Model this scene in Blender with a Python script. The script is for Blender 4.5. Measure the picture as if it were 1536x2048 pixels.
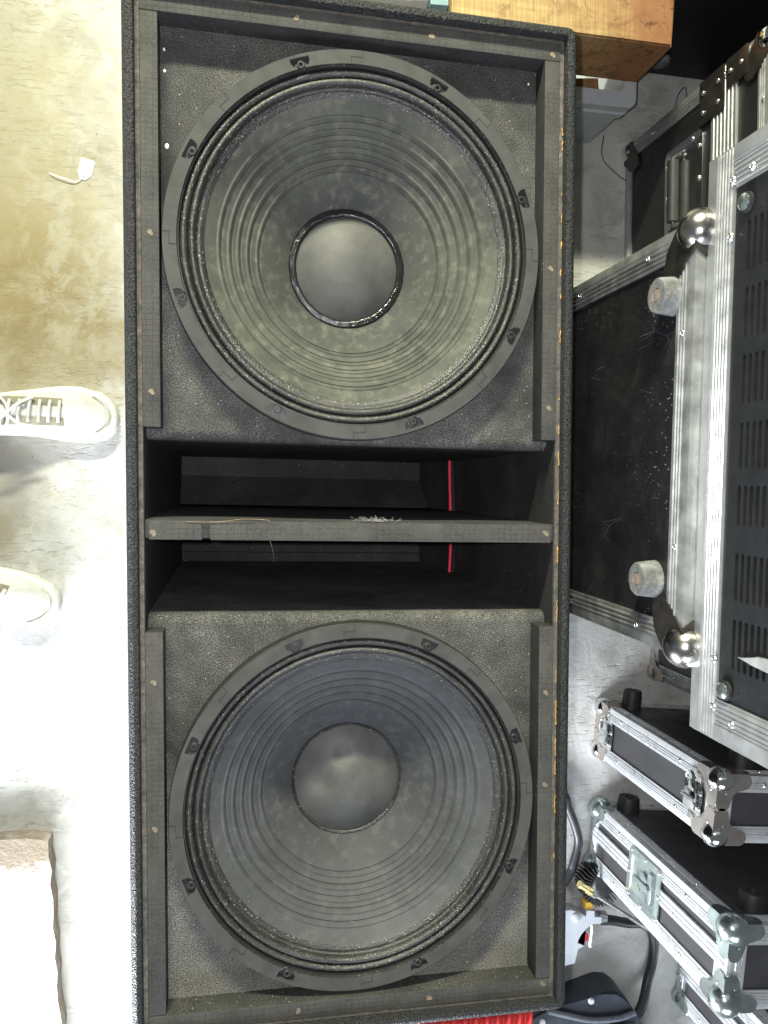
import bpy, bmesh, math, random
from mathutils import Vector, Matrix
random.seed(7)
PI = math.pi
S = bpy.context.scene
COL = S.collection
for o in list(bpy.data.objects):
    bpy.data.objects.remove(o)

# ------------------------------------------------------------------ node helpers
class NT:
    def __init__(s, name):
        s.m = bpy.data.materials.new(name); s.m.use_nodes = True
        s.t = s.m.node_tree; s.t.nodes.clear()
        s.out = s.t.nodes.new('ShaderNodeOutputMaterial')
        s.p = s.t.nodes.new('ShaderNodeBsdfPrincipled')
        s.t.links.new(s.p.outputs[0], s.out.inputs[0])
        s.tc = s.t.nodes.new('ShaderNodeTexCoord')
        s.co = s.tc.outputs['Object']
    def n(s, typ, **kw):
        nd = s.t.nodes.new(typ)
        for k, v in kw.items(): setattr(nd, k, v)
        return nd
    def link(s, a, b): s.t.links.new(a, b)
    def setin(s, nd, key, v):
        if hasattr(v, 'links') or isinstance(v, bpy.types.NodeSocket): s.link(v, nd.inputs[key])
        else: nd.inputs[key].default_value = v
    def mapping(s, scale=(1, 1, 1), rot=(0, 0, 0), loc=(0, 0, 0), co=None):
        m = s.n('ShaderNodeMapping')
        m.inputs['Scale'].default_value = scale; m.inputs['Rotation'].default_value = rot; m.inputs['Location'].default_value = loc
        s.link(co or s.co, m.inputs['Vector']); return m.outputs[0]
    def noise(s, scale, detail=4, rough=.55, co=None, dist=0):
        nd = s.n('ShaderNodeTexNoise')
        nd.inputs['Scale'].default_value = scale; nd.inputs['Detail'].default_value = detail
        nd.inputs['Roughness'].default_value = rough; nd.inputs['Distortion'].default_value = dist
        s.link(co or s.co, nd.inputs['Vector']); return nd.outputs['Fac']
    def ramp(s, fac, stops, interp='LINEAR'):
        nd = s.n('ShaderNodeValToRGB'); cr = nd.color_ramp; cr.interpolation = interp
        while len(cr.elements) < len(stops): cr.elements.new(.5)
        for e, (p, c) in zip(cr.elements, stops):
            e.position = p
            e.color = (c, c, c, 1) if not isinstance(c, (tuple, list)) else tuple(c) + (1,)
        s.link(fac, nd.inputs[0]); return nd.outputs[0]
    def mix(s, fac, a, b, mode='MIX'):
        nd = s.n('ShaderNodeMix', data_type='RGBA', blend_type=mode)
        for k, v in ((0, fac), (6, a), (7, b)):
            if isinstance(v, bpy.types.NodeSocket): s.link(v, nd.inputs[k])
            elif k == 0: nd.inputs[0].default_value = v
            else: nd.inputs[k].default_value = tuple(v) + (1,) if len(v) == 3 else v
        return nd.outputs[2]
    def math(s, op, a, b=0.0, clamp=False):
        nd = s.n('ShaderNodeMath', operation=op); nd.use_clamp = clamp
        for k, v in ((0, a), (1, b)):
            if isinstance(v, bpy.types.NodeSocket): s.link(v, nd.inputs[k])
            else: nd.inputs[k].default_value = v
        return nd.outputs[0]
    def specks(s, scale, keep=.3, size=.25, co=None):
        """small separate dots: voronoi cells, only some of them kept"""
        v = s.n('ShaderNodeTexVoronoi'); v.inputs['Scale'].default_value = scale
        s.link(co or s.co, v.inputs['Vector'])
        near = s.math('LESS_THAN', v.outputs['Distance'], size)
        sep = s.n('ShaderNodeSeparateColor'); s.link(v.outputs['Color'], sep.inputs[0])
        sel = s.math('LESS_THAN', sep.outputs[0], keep)
        return s.math('MULTIPLY', near, sel)
    def bump(s, h, strength=.5, dist=.001, normal=None):
        b = s.n('ShaderNodeBump'); b.inputs['Strength'].default_value = strength; b.inputs['Distance'].default_value = dist
        s.link(h, b.inputs['Height'])
        if normal: s.link(normal, b.inputs['Normal'])
        s.link(b.outputs[0], s.p.inputs['Normal']); return b.outputs[0]
    def base(s, c): s.setin(s.p, 'Base Color', c if isinstance(c, bpy.types.NodeSocket) else tuple(c) + (1,)); return s
    def rough(s, r): s.setin(s.p, 'Roughness', r); return s
    def metal(s, r): s.setin(s.p, 'Metallic', r); return s
    def spec(s, r): s.setin(s.p, 'Specular IOR Level', r); return s

MAT = {}
def M(k): return MAT[k].m

def simple(key, col, rough=.5, metal=0, nz=0, nscale=60, var=.25, spec=.5):
    t = NT(key); n = t.noise(nscale, 5)
    lo = tuple(c * (1 - var) for c in col); hi = tuple(min(1, c * (1 + var)) for c in col)
    t.base(t.ramp(n, [(.3, lo), (.7, hi)])).rough(rough).metal(metal).spec(spec)
    if nz: t.bump(t.noise(nscale * 6, 3), nz, .0006)
    MAT[key] = t; return t

# textured black cabinet paint
t = NT('cabinet_paint'); MAT['paint'] = t
d = t.noise(11, 5, .6); g = t.noise(460, 3, .6)
dust = t.math('MULTIPLY', t.ramp(d, [(.35, .25), (.68, 1.0)]), t.ramp(g, [(.50, 0.0), (.72, .8)]))
c = t.mix(dust, (.012, .0125, .0135), (.085, .085, .084))
wear = t.ramp(t.noise(55, 6, .7, dist=.8), [(.66, 0.0), (.76, 1.0)])
c = t.mix(t.math('MULTIPLY', wear, .4), c, (.24, .23, .21))
t.base(c).rough(t.ramp(g, [(.3, .38), (.7, .6)])).spec(.38)
t.bump(t.math('ADD', t.noise(380, 2, .5), t.math('MULTIPLY', t.noise(800, 2), .5)), .95, .0036)

# dusty baffle
def baffle_mat(key, lo, hi, amount, spk=.22):
    t = NT(key); MAT[key] = t
    big = t.noise(5.5, 6, .62, dist=.6); gr = t.noise(620, 2, .65); mid = t.noise(42, 5, .65)
    f = t.math('MULTIPLY', t.ramp(big, [(.34, .12), (.66, 1.0)]), t.ramp(gr, [(.40, .12), (.62, 1.0)]))
    f = t.math('MULTIPLY', f, t.ramp(mid, [(.3, .55), (.62, 1.0)]))
    if key == 'baffle':   # settled dust towards the low end of the box
        sx = t.n('ShaderNodeSeparateXYZ'); t.link(t.co, sx.inputs[0])
        e = t.n('ShaderNodeMapRange'); e.inputs[1].default_value = -.36; e.inputs[2].default_value = -.58
        t.link(t.math('ADD', sx.outputs[1], t.math('MULTIPLY', t.math('SUBTRACT', t.noise(14, 6, .7), .5), .45)), e.inputs[0])
        f = t.math('ADD', f, t.math('MULTIPLY', e.outputs[0], t.ramp(gr, [(.36, .12), (.62, .75)])), clamp=True)
    c = t.mix(t.math('MULTIPLY', f, amount), lo, hi)
    sp = t.specks(300, spk * .35, .2)
    c = t.mix(t.math('MULTIPLY', sp, .8), c, (.42, .40, .36))
    t.base(c).rough(.82).spec(.3)
    t.bump(t.noise(600, 3, .6), .55, .0012)
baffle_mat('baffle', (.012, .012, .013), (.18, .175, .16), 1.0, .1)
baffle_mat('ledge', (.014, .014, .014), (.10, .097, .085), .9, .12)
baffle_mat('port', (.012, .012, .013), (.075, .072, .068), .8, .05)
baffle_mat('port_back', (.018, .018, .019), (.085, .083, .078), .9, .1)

# foam tape on battens
t = NT('foam_tape'); MAT['tape'] = t
w_ = t.noise(60, 3); 
br = t.n('ShaderNodeTexBrick'); br.offset = .0; br.squash = 1
br.inputs['Scale'].default_value = 1; br.inputs['Brick Width'].default_value = .0078; br.inputs['Row Height'].default_value = .0062
br.inputs['Mortar Size'].default_value = .00042; br.inputs['Mortar Smooth'].default_value = .3
vm = t.n('ShaderNodeVectorMath', operation='MULTIPLY_ADD')
nc = t.n('ShaderNodeTexNoise'); nc.inputs['Scale'].default_value = 45; t.link(t.co, nc.inputs['Vector'])
t.link(nc.outputs['Color'], vm.inputs[0]); vm.inputs[1].default_value = (.0035, .0035, 0); t.link(t.co, vm.inputs[2])
t.link(vm.outputs[0], br.inputs['Vector'])
lines = t.math('MULTIPLY', br.outputs['Fac'], t.ramp(t.noise(26, 4), [(.40, 0.0), (.58, 1.0)]))
c = t.ramp(t.noise(22, 6, .65), [(.3, (.030, .0295, .0285)), (.7, (.062, .060, .057))])
fine = t.noise(700, 3)
c = t.mix(t.ramp(fine, [(.4, 0.0), (.8, .45)]), c, (.12, .116, .106))
c = t.mix(t.math('MULTIPLY', lines, .34), c, (.025, .024, .023))
t.base(c).rough(.85).spec(.25)
t.bump(t.math('SUBTRACT', t.math('MULTIPLY', fine, .4), lines), .6, .0012)

# bare chipboard rebate
t = NT('bare_board'); MAT['board'] = t
n1 = t.noise(90, 6, .7); n2 = t.noise(500, 3)
c = t.ramp(n1, [(.35, (.04, .036, .033)), (.6, (.11, .095, .08)), (.75, (.24, .20, .15))])
c = t.mix(t.ramp(n2, [(.55, 0.0), (.75, .8)]), c, (.03, .03, .03))
t.base(c).rough(.9); t.bump(n2, .5, .001)

# paper cone: dust lies on the outer part, the neck stays darker
def cone_mat(key, cx, cy, lo, hi, dst):
    t = NT(key); MAT[key] = t
    big = t.noise(9, 6, .65); fib = t.noise(900, 2, .6); mid = t.noise(70, 5, .6)
    c = t.ramp(big, [(.3, lo), (.7, hi)])
    vm = t.n('ShaderNodeVectorMath', operation='DISTANCE'); vm.inputs[1].default_value = (cx, cy, .6); t.link(t.co, vm.inputs[0])
    rr = t.math('ADD', vm.outputs['Value'], t.math('MULTIPLY', t.math('SUBTRACT', t.noise(38, 6, .7), .5), .06))
    c = t.mix(t.ramp(rr, [(.08, .7), (.16, 0.0)]), c, (.028, .0285, .030))
    c = t.mix(t.ramp(mid, [(.5, 0.0), (.8, .5)]), c, dst)
    c = t.mix(t.ramp(fib, [(.4, .4), (.65, 0.0)]), c, (.03, .03, .032))
    c = t.mix(t.math('MULTIPLY', t.specks(300, .012, .15), .5), c, (.4, .4, .36))
    t.base(c).rough(.72).spec(.35)
    wv = t.n('ShaderNodeTexWave'); wv.inputs['Scale'].default_value = 260; wv.inputs['Distortion'].default_value = .6
    t.link(t.mapping(rot=(0, 0, .7)), wv.inputs['Vector'])
    t.bump(t.math('ADD', t.math('MULTIPLY', wv.outputs['Fac'], .35), fib), .4, .0007)
cone_mat('cone_a', -.0045, .3402, (.040, .042, .037), (.125, .128, .098), (.235, .235, .18)); cone_mat('cone_b', .0036, -.3502, (.046, .048, .052), (.098, .101, .106), (.15, .152, .155))

# surround, doped cloth with grit
t = NT('doped_cloth'); MAT['surround'] = t
big = t.noise(18, 5, .6)
c = t.ramp(big, [(.35, (.011, .011, .011)), (.7, (.032, .031, .029))])
gr = t.noise(520, 3, .6)
c = t.mix(t.ramp(gr, [(.54, 0.0), (.72, .6)]), c, (.13, .127, .11))
sp = t.specks(420, .14, .24); c = t.mix(sp, c, (.42, .41, .36))
t.base(c).rough(.33).spec(.6); t.bump(gr, .7, .0016)

simple('gasket', (.050, .0495, .047), .8, 0, .25, 40, .22, .3)
simple('basket', (.016, .016, .017), .5, 0, .3, 80, .3)
simple('seam', (.018, .018, .018), .9)
t = simple('glue', (.010, .010, .010), .16, 0, 0, 60, .2, .7)
t.bump(t.noise(140, 4, .6), .6, .003)
t = NT('dust_cap'); MAT['cap'] = t
c = t.ramp(t.noise(24, 5, .6), [(.3, (.060, .060, .059)), (.7, (.105, .103, .097))])
c = t.mix(t.ramp(t.noise(900, 2), [(.45, .35), (.65, 0.0)]), c, (.03, .03, .03))
t.base(c).rough(.6).spec(.4); t.bump(t.noise(700, 3), .25, .0006)

# aluminium
t = NT('aluminium'); MAT['alu'] = t
c = t.ramp(t.noise(25, 6, .7), [(.25, (.30, .31, .31)), (.7, (.47, .475, .475))])
c = t.mix(t.ramp(t.noise(180, 5, .75, dist=1.5), [(.64, 0.0), (.72, .55)]), c, (.10, .10, .095))
t.base(c).metal(.7).rough(t.ramp(t.noise(60, 4), [(.3, .26), (.7, .46)]))
t = NT('aluminium_new'); MAT['alu_new'] = t
t.base(t.ramp(t.noise(30, 5, .6), [(.25, (.52, .53, .54)), (.7, (.70, .705, .71))])).metal(.6).rough(t.ramp(t.noise(60, 4), [(.3, .24), (.7, .4)]))
simple('alu_worn', (.26, .265, .26), .42, .55, 0, 40, .4)
simple('chrome', (.78, .79, .78), .10, 1.0, 0, 40, .12)
simple('chrome_worn', (.36, .34, .32), .24, 1.0, .3, 45, .5)
simple('zinc', (.50, .57, .56), .20, .92, 0, 40, .2)
simple('plate', (.55, .50, .46), .22, .9, 0, 30, .2)
simple('dark_plate', (.06, .055, .05), .25, .7, 0, 60, .35)  # metal plates, the darkness they reflect painted into the base colour
simple('steel', (.62, .63, .63), .25, .9, 0, 60, .2)
simple('brass', (.70, .58, .28), .28, .8, 0, 80, .2)

# scuffed black laminate
def laminate(key, scr, spat, lo=(.007, .007, .008), hi=(.016, .016, .018)):
    t = NT(key); MAT[key] = t
    c = t.ramp(t.noise(12, 6, .7), [(.3, lo), (.75, hi)])
    if scr:
        for i, (sc, th) in enumerate(((9, .006), (16, .008), (5, .004))):
            v = t.n('ShaderNodeTexVoronoi', feature='DISTANCE_TO_EDGE'); v.inputs['Scale'].default_value = sc
            t.link(t.mapping((1, 1 + .5 * i, .45), (.4 + i, .2 * i, .3), (i * 2.7, i, 0)), v.inputs['Vector'])
            ln = t.math('LESS_THAN', v.outputs['Distance'], th)
            ms = t.ramp(t.noise(14 + 5 * i, 4, .6, co=t.mapping((1, 1, 1), (0, 0, 0), (i * 1.3, 0, 2))), [(.56, 0.0), (.72, 1.0)])
            c = t.mix(t.math('MULTIPLY', t.math('MULTIPLY', ln, ms), scr), c, (.12, .12, .12))
        smear = t.ramp(t.noise(10, 7, .75, dist=1.2), [(.5, 0.0), (.75, .35)])
        c = t.mix(smear, c, (.055, .054, .05))
    if spat:
        m_ = t.ramp(t.noise(4.5, 3), [(.50, 0.0), (.64, 1.0)])
        for q, (sc, kp) in enumerate(((260, .13), (170, .03))):
            c = t.mix(t.math('MULTIPLY', t.math('MULTIPLY', t.specks(sc, kp, .2, co=t.mapping((1, 1, .45), (.5, 0, 0))), m_), spat), c, (.26, .26, .25))
    t.base(c).rough(t.ramp(t.noise(20, 5), [(.3, .30), (.7, .55)])).spec(.45)
laminate('laminate_worn', .55, .8)
laminate('laminate', 0, 0)
laminate('laminate_sheen', 0, 0, (.030, .029, .031), (.046, .044, .046))  # same black laminate, greyed to paint in the light it reflects
simple('black_metal', (.009, .0095, .0105), .5, 0, .15, 60, .25, .3)
simple('rubber', (.016, .016, .017), .55, 0, .2, 60, .3)
t = NT('worn_rubber'); MAT['worn_rubber'] = t
c = t.ramp(t.noise(70, 6, .7), [(.3, (.05, .05, .047)), (.55, (.15, .15, .148)), (.75, (.30, .30, .305))])
t.base(c).rough(.85); t.bump(t.noise(200, 4), .5, .002)
simple('rust', (.20, .145, .11), .9, 0, .3, 120, .4)
simple('grey_plastic', (.36, .39, .42), .45, 0, 0, 30, .06)
simple('pale_plastic', (.36, .38, .41), .4, 0, 0, 30, .06)
simple('tie_grey', (.19, .19, .185), .5)
simple('cream_plastic', (.72, .70, .60), .5, 0, 0, 30, .06)
simple('teal_plastic', (.22, .33, .36), .5, 0, 0, 30, .2)
simple('red_plastic', (.62, .035, .035), .4, 0, 0, 40, .12)
simple('red_wire', (.80, .05, .09), .35, 0, 0, 40, .1)
simple('yellow', (.75, .45, .06), .5, 0, 0, 40, .2)
simple('dried_glue', (.42, .24, .07), .5, 0, 0, 200, .35)
simple('plug', (.16, .125, .09), .8, 0, .3, 300, .35)
simple('lint', (.30, .29, .265), .9)
simple('fibre', (.26, .18, .11), .8)
simple('bag', (.020, .024, .034), .45, 0, .5, 30, .3)
simple('strap', (.08, .09, .11), .6, 0, .3, 90, .2)
simple('cable', (.013, .0135, .015), .45, 0, 0, 50, .2)
simple('white_card', (.82, .82, .80), .6, 0, 0, 50, .03)

# wood
def wood(key, a, b, dark, rz=0):
    t = NT(key); MAT[key] = t
    co = t.mapping((3, 45, 45), (0, 0, rz))
    g = t.noise(1.6, 6, .65, co=co, dist=1.2)
    c = t.ramp(g, [(.25, a), (.75, b)])
    saw = t.noise(1, 2, .5, co=t.mapping((260, 6, 6)))
    c = t.mix(t.ramp(saw, [(.45, .35), (.6, 0.0)]), c, tuple(x * .55 for x in a))
    st = t.ramp(t.noise(14, 6, .72, dist=1.0, co=t.mapping((1, 1, 1), (0, 0, 0), (2.3, 0, 0))), [(.52, 0.0), (.66, .8)])
    c = t.mix(st, c, dark)
    if key == 'wood_beam':   # reddish old stain at the sawn end
        sx = t.n('ShaderNodeSeparateXYZ'); t.link(t.co, sx.inputs[0])
        e = t.n('ShaderNodeMapRange'); e.inputs[1].default_value = .54; e.inputs[2].default_value = .70
        t.link(t.math('ADD', sx.outputs[0], t.math('MULTIPLY', t.math('SUBTRACT', t.noise(20, 5, .7), .5), .22)), e.inputs[0])
        c = t.mix(t.math('MULTIPLY', e.outputs[0], .8), c, (.20, .075, .035))
        c = t.mix(t.math('MULTIPLY', t.ramp(t.noise(60, 5, .7, co=t.mapping((.7, 1, 1))), [(.54, 0.0), (.64, 1.0)]), t.math('MULTIPLY', e.outputs[0], .75)), c, (.045, .018, .012))
    t.base(c).rough(.8).spec(.25); t.bump(t.math('ADD', g, saw), .35, .0015)
wood('wood_beam', (.33, .22, .10), (.52, .375, .175), (.16, .075, .035))
wood('wood_plank', (.22, .11, .05), (.36, .20, .10), (.06, .03, .02))

# concrete floor: trowelled screed, ochre stains on the walking side, pits
t = NT('concrete'); MAT['concrete'] = t
big = t.noise(2.6, 7, .62, dist=.5); mid = t.noise(11, 8, .70, dist=.5); fine = t.noise(120, 5, .65)
c = t.ramp(big, [(.3, (.29, .285, .27)), (.5, (.39, .385, .365)), (.72, (.46, .457, .44))])
c = t.mix(t.ramp(mid, [(.32, .7), (.5, 0.0)]), c, (.25, .24, .22))
c = t.mix(t.ramp(t.noise(5.5, 7, .66, dist=1.4), [(.52, 0.0), (.60, .55)]), c, (.52, .515, .495))
sx = t.n('ShaderNodeSeparateXYZ'); t.link(t.co, sx.inputs[0])
def blob(x, y, rx, ry, soft=.35, wob=.6):
    vm = t.n('ShaderNodeVectorMath', operation='DISTANCE')
    m_ = t.mapping((1 / rx, 1 / ry, 0), (0, 0, 0), (-x / rx, -y / ry, 0)); t.link(m_, vm.inputs[0]); vm.inputs[1].default_value = (0, 0, 0)
    d = t.math('ADD', vm.outputs['Value'], t.math('MULTIPLY', t.math('SUBTRACT', t.noise(9, 7, .7, dist=.5), .5), wob * 2))
    mr = t.n('ShaderNodeMapRange'); mr.inputs[1].default_value = 1.0; mr.inputs[2].default_value = 1.0 - soft; t.link(d, mr.inputs[0]); return mr.outputs[0]
patchy = t.ramp(t.noise(16, 8, .74, dist=.6), [(.36, .15), (.54, 1.0)])
c = t.mix(t.math('MULTIPLY', blob(-.42, .38, .25, .30, .9, .5), .7), c, (.27, .19, .06))
c = t.mix(t.math('MULTIPLY', t.math('MULTIPLY', blob(-.44, .34, .24, .22, .7, .7), patchy), .95), c, (.155, .100, .030))
c = t.mix(t.math('MULTIPLY', t.math('MULTIPLY', blob(-.40, .62, .24, .35, .7, .8), patchy), .5), c, (.33, .27, .13))
c = t.mix(t.math('MULTIPLY', t.math('MULTIPLY', blob(-.26, .23, .10, .12, .5, .8), patchy), .55), c, (.22, .155, .055))
c = t.mix(t.math('MULTIPLY', blob(-.50, -.02, .14, .13, .25, .35), .6), c, (.17, .163, .158))  # grey leg shadow between the shoes, painted into the floor colour
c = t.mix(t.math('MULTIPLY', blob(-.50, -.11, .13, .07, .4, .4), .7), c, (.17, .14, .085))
c = t.mix(t.math('MULTIPLY', blob(-.5, .45, .36, .62, .35, .35), .5), c, (.23, .20, .115))  # yellowish dirt, deepened in colour where the lamp overlights the floor
c = t.mix(t.math('MULTIPLY', t.math('MULTIPLY', blob(-.30, .5, .14, .5, .6, .6), t.ramp(t.noise(19, 8, .75, dist=.6, co=t.mapping((1, 1, 1), (0, 0, 0), (5, 0, 0))), [(.48, 0.0), (.58, 1.0)])), .5), c, (.36, .345, .28))
# trowel strokes: short, not everywhere, two directions
stroke = None
for i, (rz, sc, off) in enumerate((((.16), (26, 120, 7), 0), ((-.22), (34, 150, 9), 3.3))):
    n_ = t.noise(1, 4, .6, co=t.mapping(sc, (0, 0, rz), (off, 0, 0)), dist=.9)
    k_ = t.math('MULTIPLY', t.ramp(n_, [(.56, 0.0), (.66, 1.0)]), t.ramp(t.noise(4.2 + i, 5, .6, co=t.mapping((1, 1, 1), (0, 0, 0), (off, 2 * i, 0))), [(.48, 0.0), (.58, 1.0)]))
    stroke = k_ if stroke is None else t.math('MAXIMUM', stroke, k_)
c = t.mix(t.math('MULTIPLY', stroke, .5), c, (.25, .22, .155))
pit = t.math('MULTIPLY', t.specks(75, .16, .16, co=t.mapping((1, 1, 1), (0, 0, .4))), t.ramp(t.noise(6, 4), [(.50, 0.0), (.58, 1.0)]))
c = t.mix(t.math('MULTIPLY', pit, .65), c, (.13, .115, .085))
flake = t.math('MULTIPLY', t.ramp(t.noise(62, 6, .75, dist=2.0), [(.64, 0.0), (.68, 1.0)]), t.ramp(t.noise(5, 3, co=t.mapping((1, 1, 1), (0, 0, 0), (7, 0, 0))), [(.5, 0.0), (.58, 1.0)]))
c = t.mix(t.math('MULTIPLY', flake, .6), c, (.17, .155, .12))
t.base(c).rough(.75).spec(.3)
hgt_ = t.math('SUBTRACT', t.math('ADD', t.math('MULTIPLY', mid, .9), t.math('MULTIPLY', fine, .25)), t.math('ADD', t.math('MULTIPLY', stroke, .35), t.math('MULTIPLY', flake, .4)))
t.bump(hgt_, .55, .005)

t = NT('step_concrete'); MAT['step'] = t
ge = t.n('ShaderNodeNewGeometry'); sn = t.n('ShaderNodeSeparateXYZ'); t.link(ge.outputs['True Normal'], sn.inputs[0])
side = t.ramp(sn.outputs[2], [(.35, 1.0), (.75, 0.0)])
n1 = t.noise(30, 6, .7)
c = t.ramp(n1, [(.3, (.20, .14, .09)), (.55, (.26, .22, .18)), (.75, (.42, .40, .37))])
top = t.ramp(t.noise(9, 6, .65), [(.3, (.45, .44, .42)), (.7, (.62, .62, .6))])
patch = t.ramp(t.noise(8, 5, .7, dist=.7), [(.60, 0.0), (.67, .9)])
so = t.n('ShaderNodeSeparateXYZ'); t.link(t.co, so.inputs[0])
mr = t.n('ShaderNodeMapRange'); mr.inputs[1].default_value = -.775; mr.inputs[2].default_value = -.735
t.link(t.math('ADD', so.outputs[1], t.math('MULTIPLY', t.math('SUBTRACT', t.noise(22, 7, .75, dist=.8), .5), .10)), mr.inputs[0])
top = t.mix(patch, top, (.30, .21, .10)); top = t.mix(t.math('MULTIPLY', mr.outputs[0], .9), top, (.125, .085, .045))
t.base(t.mix(side, top, c)).rough(.85); t.bump(t.noise(60, 6, .7), .7, .006)

# shoes, cloth
t = NT('canvas'); MAT['canvas'] = t
c = t.ramp(t.noise(20, 5, .6), [(.3, (.36, .355, .335)), (.7, (.50, .50, .49))])
t.base(c).rough(.85); t.bump(t.noise(600, 2), .3, .0006)
simple('shoe_sole', (.50, .50, .485), .55, 0, 0, 40, .06)
simple('eyestay', (.19, .175, .13), .85, 0, .3, 50, .3)
simple('seam_cloth', (.33, .32, .27), .85)
simple('lace', (.50, .49, .45), .85, 0, .3, 200, .06)
simple('denim', (.055, .10, .24), .9, 0, .5, 200, .3)

# ------------------------------------------------------------------ mesh helpers
def link(name, bm, mats, parent=None, smooth=True, angle=35, bevel=0):
    me = bpy.data.meshes.new(name); 
    bm.normal_update(); bm.to_mesh(me); bm.free()
    for m_ in (mats if isinstance(mats, (list, tuple)) else [mats]): me.materials.append(M(m_))
    if smooth:
        me.polygons.foreach_set('use_smooth', [True] * len(me.polygons))
        me.set_sharp_from_angle(angle=math.radians(angle))
    o = bpy.data.objects.new(name, me); COL.objects.link(o)
    if parent: o.parent = parent
    return o

def thing(name, label, cat, loc=(0, 0, 0), rz=0, group=None):
    o = bpy.data.objects.new(name, None); COL.objects.link(o)
    o.empty_display_size = .05
    o.location = loc; o.rotation_euler = (0, 0, rz); o['label'] = label; o['category'] = cat
    if group: o['group'] = group
    return o
def tag(o, label, cat, group=None):
    o['label'] = label; o['category'] = cat
    if group: o['group'] = group
    return o
def dup(o, parent, loc, rot=None):
    c = o.copy(); COL.objects.link(c); c.parent = parent; c.location = loc
    if rot is not None: c.rotation_euler = rot
    return c

def box(bm, x0, x1, y0, y1, z0, z1, bev=0, seg=2, mi=0):
    vs = [bm.verts.new((x, y, z)) for x in (x0, x1) for y in (y0, y1) for z in (z0, z1)]
    idx = [(0, 1, 3, 2), (4, 6, 7, 5), (0, 4, 5, 1), (2, 3, 7, 6), (0, 2, 6, 4), (1, 5, 7, 3)]
    fs = [bm.faces.new([vs[i] for i in f]) for f in idx]
    for f in fs: f.material_index = mi
    if bev:
        es = list({e for f in fs for e in f.edges})
        r = bmesh.ops.bevel(bm, geom=es, offset=bev, segments=seg, affect='EDGES', profile=.6)
        for f in r['faces']: f.material_index = mi
    return fs

def quadstrip(bm, rows, closed=False, mi=0, flip=False):
    """rows: list of lists of coords, all same length"""
    V = [[bm.verts.new(p) for p in r] for r in rows]
    for a, b in zip(V[:-1], V[1:]):
        n = len(a)
        for i in range(n if closed else n - 1):
            j = (i + 1) % n
            f = (a[i], a[j], b[j], b[i])
            try:
                F = bm.faces.new(f[::-1] if flip else f); F.material_index = mi
            except ValueError: pass
    return V

def lathe(bm, prof, seg=128, cx=0, cy=0, ey=1.0, mi=0, cap_last=False):
    rows = []
    for r, z in prof:
        rows.append([(cx + r * math.cos(2 * PI * i / seg), cy + ey * r * math.sin(2 * PI * i / seg), z) for i in range(seg)])
    V = quadstrip(bm, rows, True, mi)
    if cap_last: 
        f = bm.faces.new(V[-1]); f.material_index = mi
    return V

def frame_of(d):
    d = d.normalized(); a = Vector((0, 0, 1)) if abs(d.z) < .9 else Vector((1, 0, 0))
    u = d.cross(a).normalized(); return u, d.cross(u).normalized()

def smooth_path(pts, n=8):
    P = [Vector(p) for p in pts]; out = []
    for i in range(len(P) - 1):
        p0 = P[max(i - 1, 0)]; p1 = P[i]; p2 = P[i + 1]; p3 = P[min(i + 2, len(P) - 1)]
        for k in range(n):
            t_ = k / n
            out.append(.5 * ((2 * p1) + (p2 - p0) * t_ + (2 * p0 - 5 * p1 + 4 * p2 - p3) * t_ ** 2 + (3 * p1 - p0 - 3 * p2 + p3) * t_ ** 3))
    out.append(P[-1]); return out

def tube(bm, pts, r, seg=10, mi=0, caps=True):
    P = [Vector(p) for p in pts]; rows = []; u = None
    for i, p in enumerate(P):
        d = (P[min(i + 1, len(P) - 1)] - P[max(i - 1, 0)])
        if d.length < 1e-9: d = Vector((0, 0, 1))
        d.normalize()
        if u is None: u, v = frame_of(d)
        else:
            u = (u - d * u.dot(d)).normalized(); v = d.cross(u)
        rr = r[i] if isinstance(r, (list, tuple)) else r
        rows.append([tuple(p + u * rr * math.cos(2 * PI * k / seg) + v * rr * math.sin(2 * PI * k / seg)) for k in range(seg)])
    V = quadstrip(bm, rows, True, mi, flip=True)
    if caps:
        bm.faces.new(V[0]).material_index = mi; bm.faces.new(V[-1][::-1]).material_index = mi

def sphere(bm, c, r, seg=20, sx=1, sy=1, sz=1, mi=0):
    rs = bmesh.ops.create_uvsphere(bm, u_segments=seg, v_segments=max(6, seg // 2), radius=r)
    for v in rs['verts']:
        v.co = Vector((v.co.x * sx + c[0], v.co.y * sy + c[1], v.co.z * sz + c[2]))
        for f in v.link_faces: f.material_index = mi

def prism(bm, poly, z0, z1, mi=0, bev=0):
    """poly in xy (ccw), extruded z0..z1"""
    a = sum(poly[i][0] * poly[(i + 1) % len(poly)][1] - poly[(i + 1) % len(poly)][0] * poly[i][1] for i in range(len(poly)))
    if a < 0: poly = poly[::-1]
    lo = [bm.verts.new((x, y, z0)) for x, y in poly]; hi = [bm.verts.new((x, y, z1)) for x, y in poly]
    fs = [bm.faces.new(hi), bm.faces.new(lo[::-1])]; n = len(poly)
    for i in range(n): fs.append(bm.faces.new((lo[i], lo[(i + 1) % n], hi[(i + 1) % n], hi[i])))
    for f in fs: f.material_index = mi
    if bev:
        es = [e for e in fs[0].edges]
        r = bmesh.ops.bevel(bm, geom=es, offset=bev, segments=2, affect='EDGES')
        for f in r['faces']: f.material_index = mi
    return lo, hi

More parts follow.
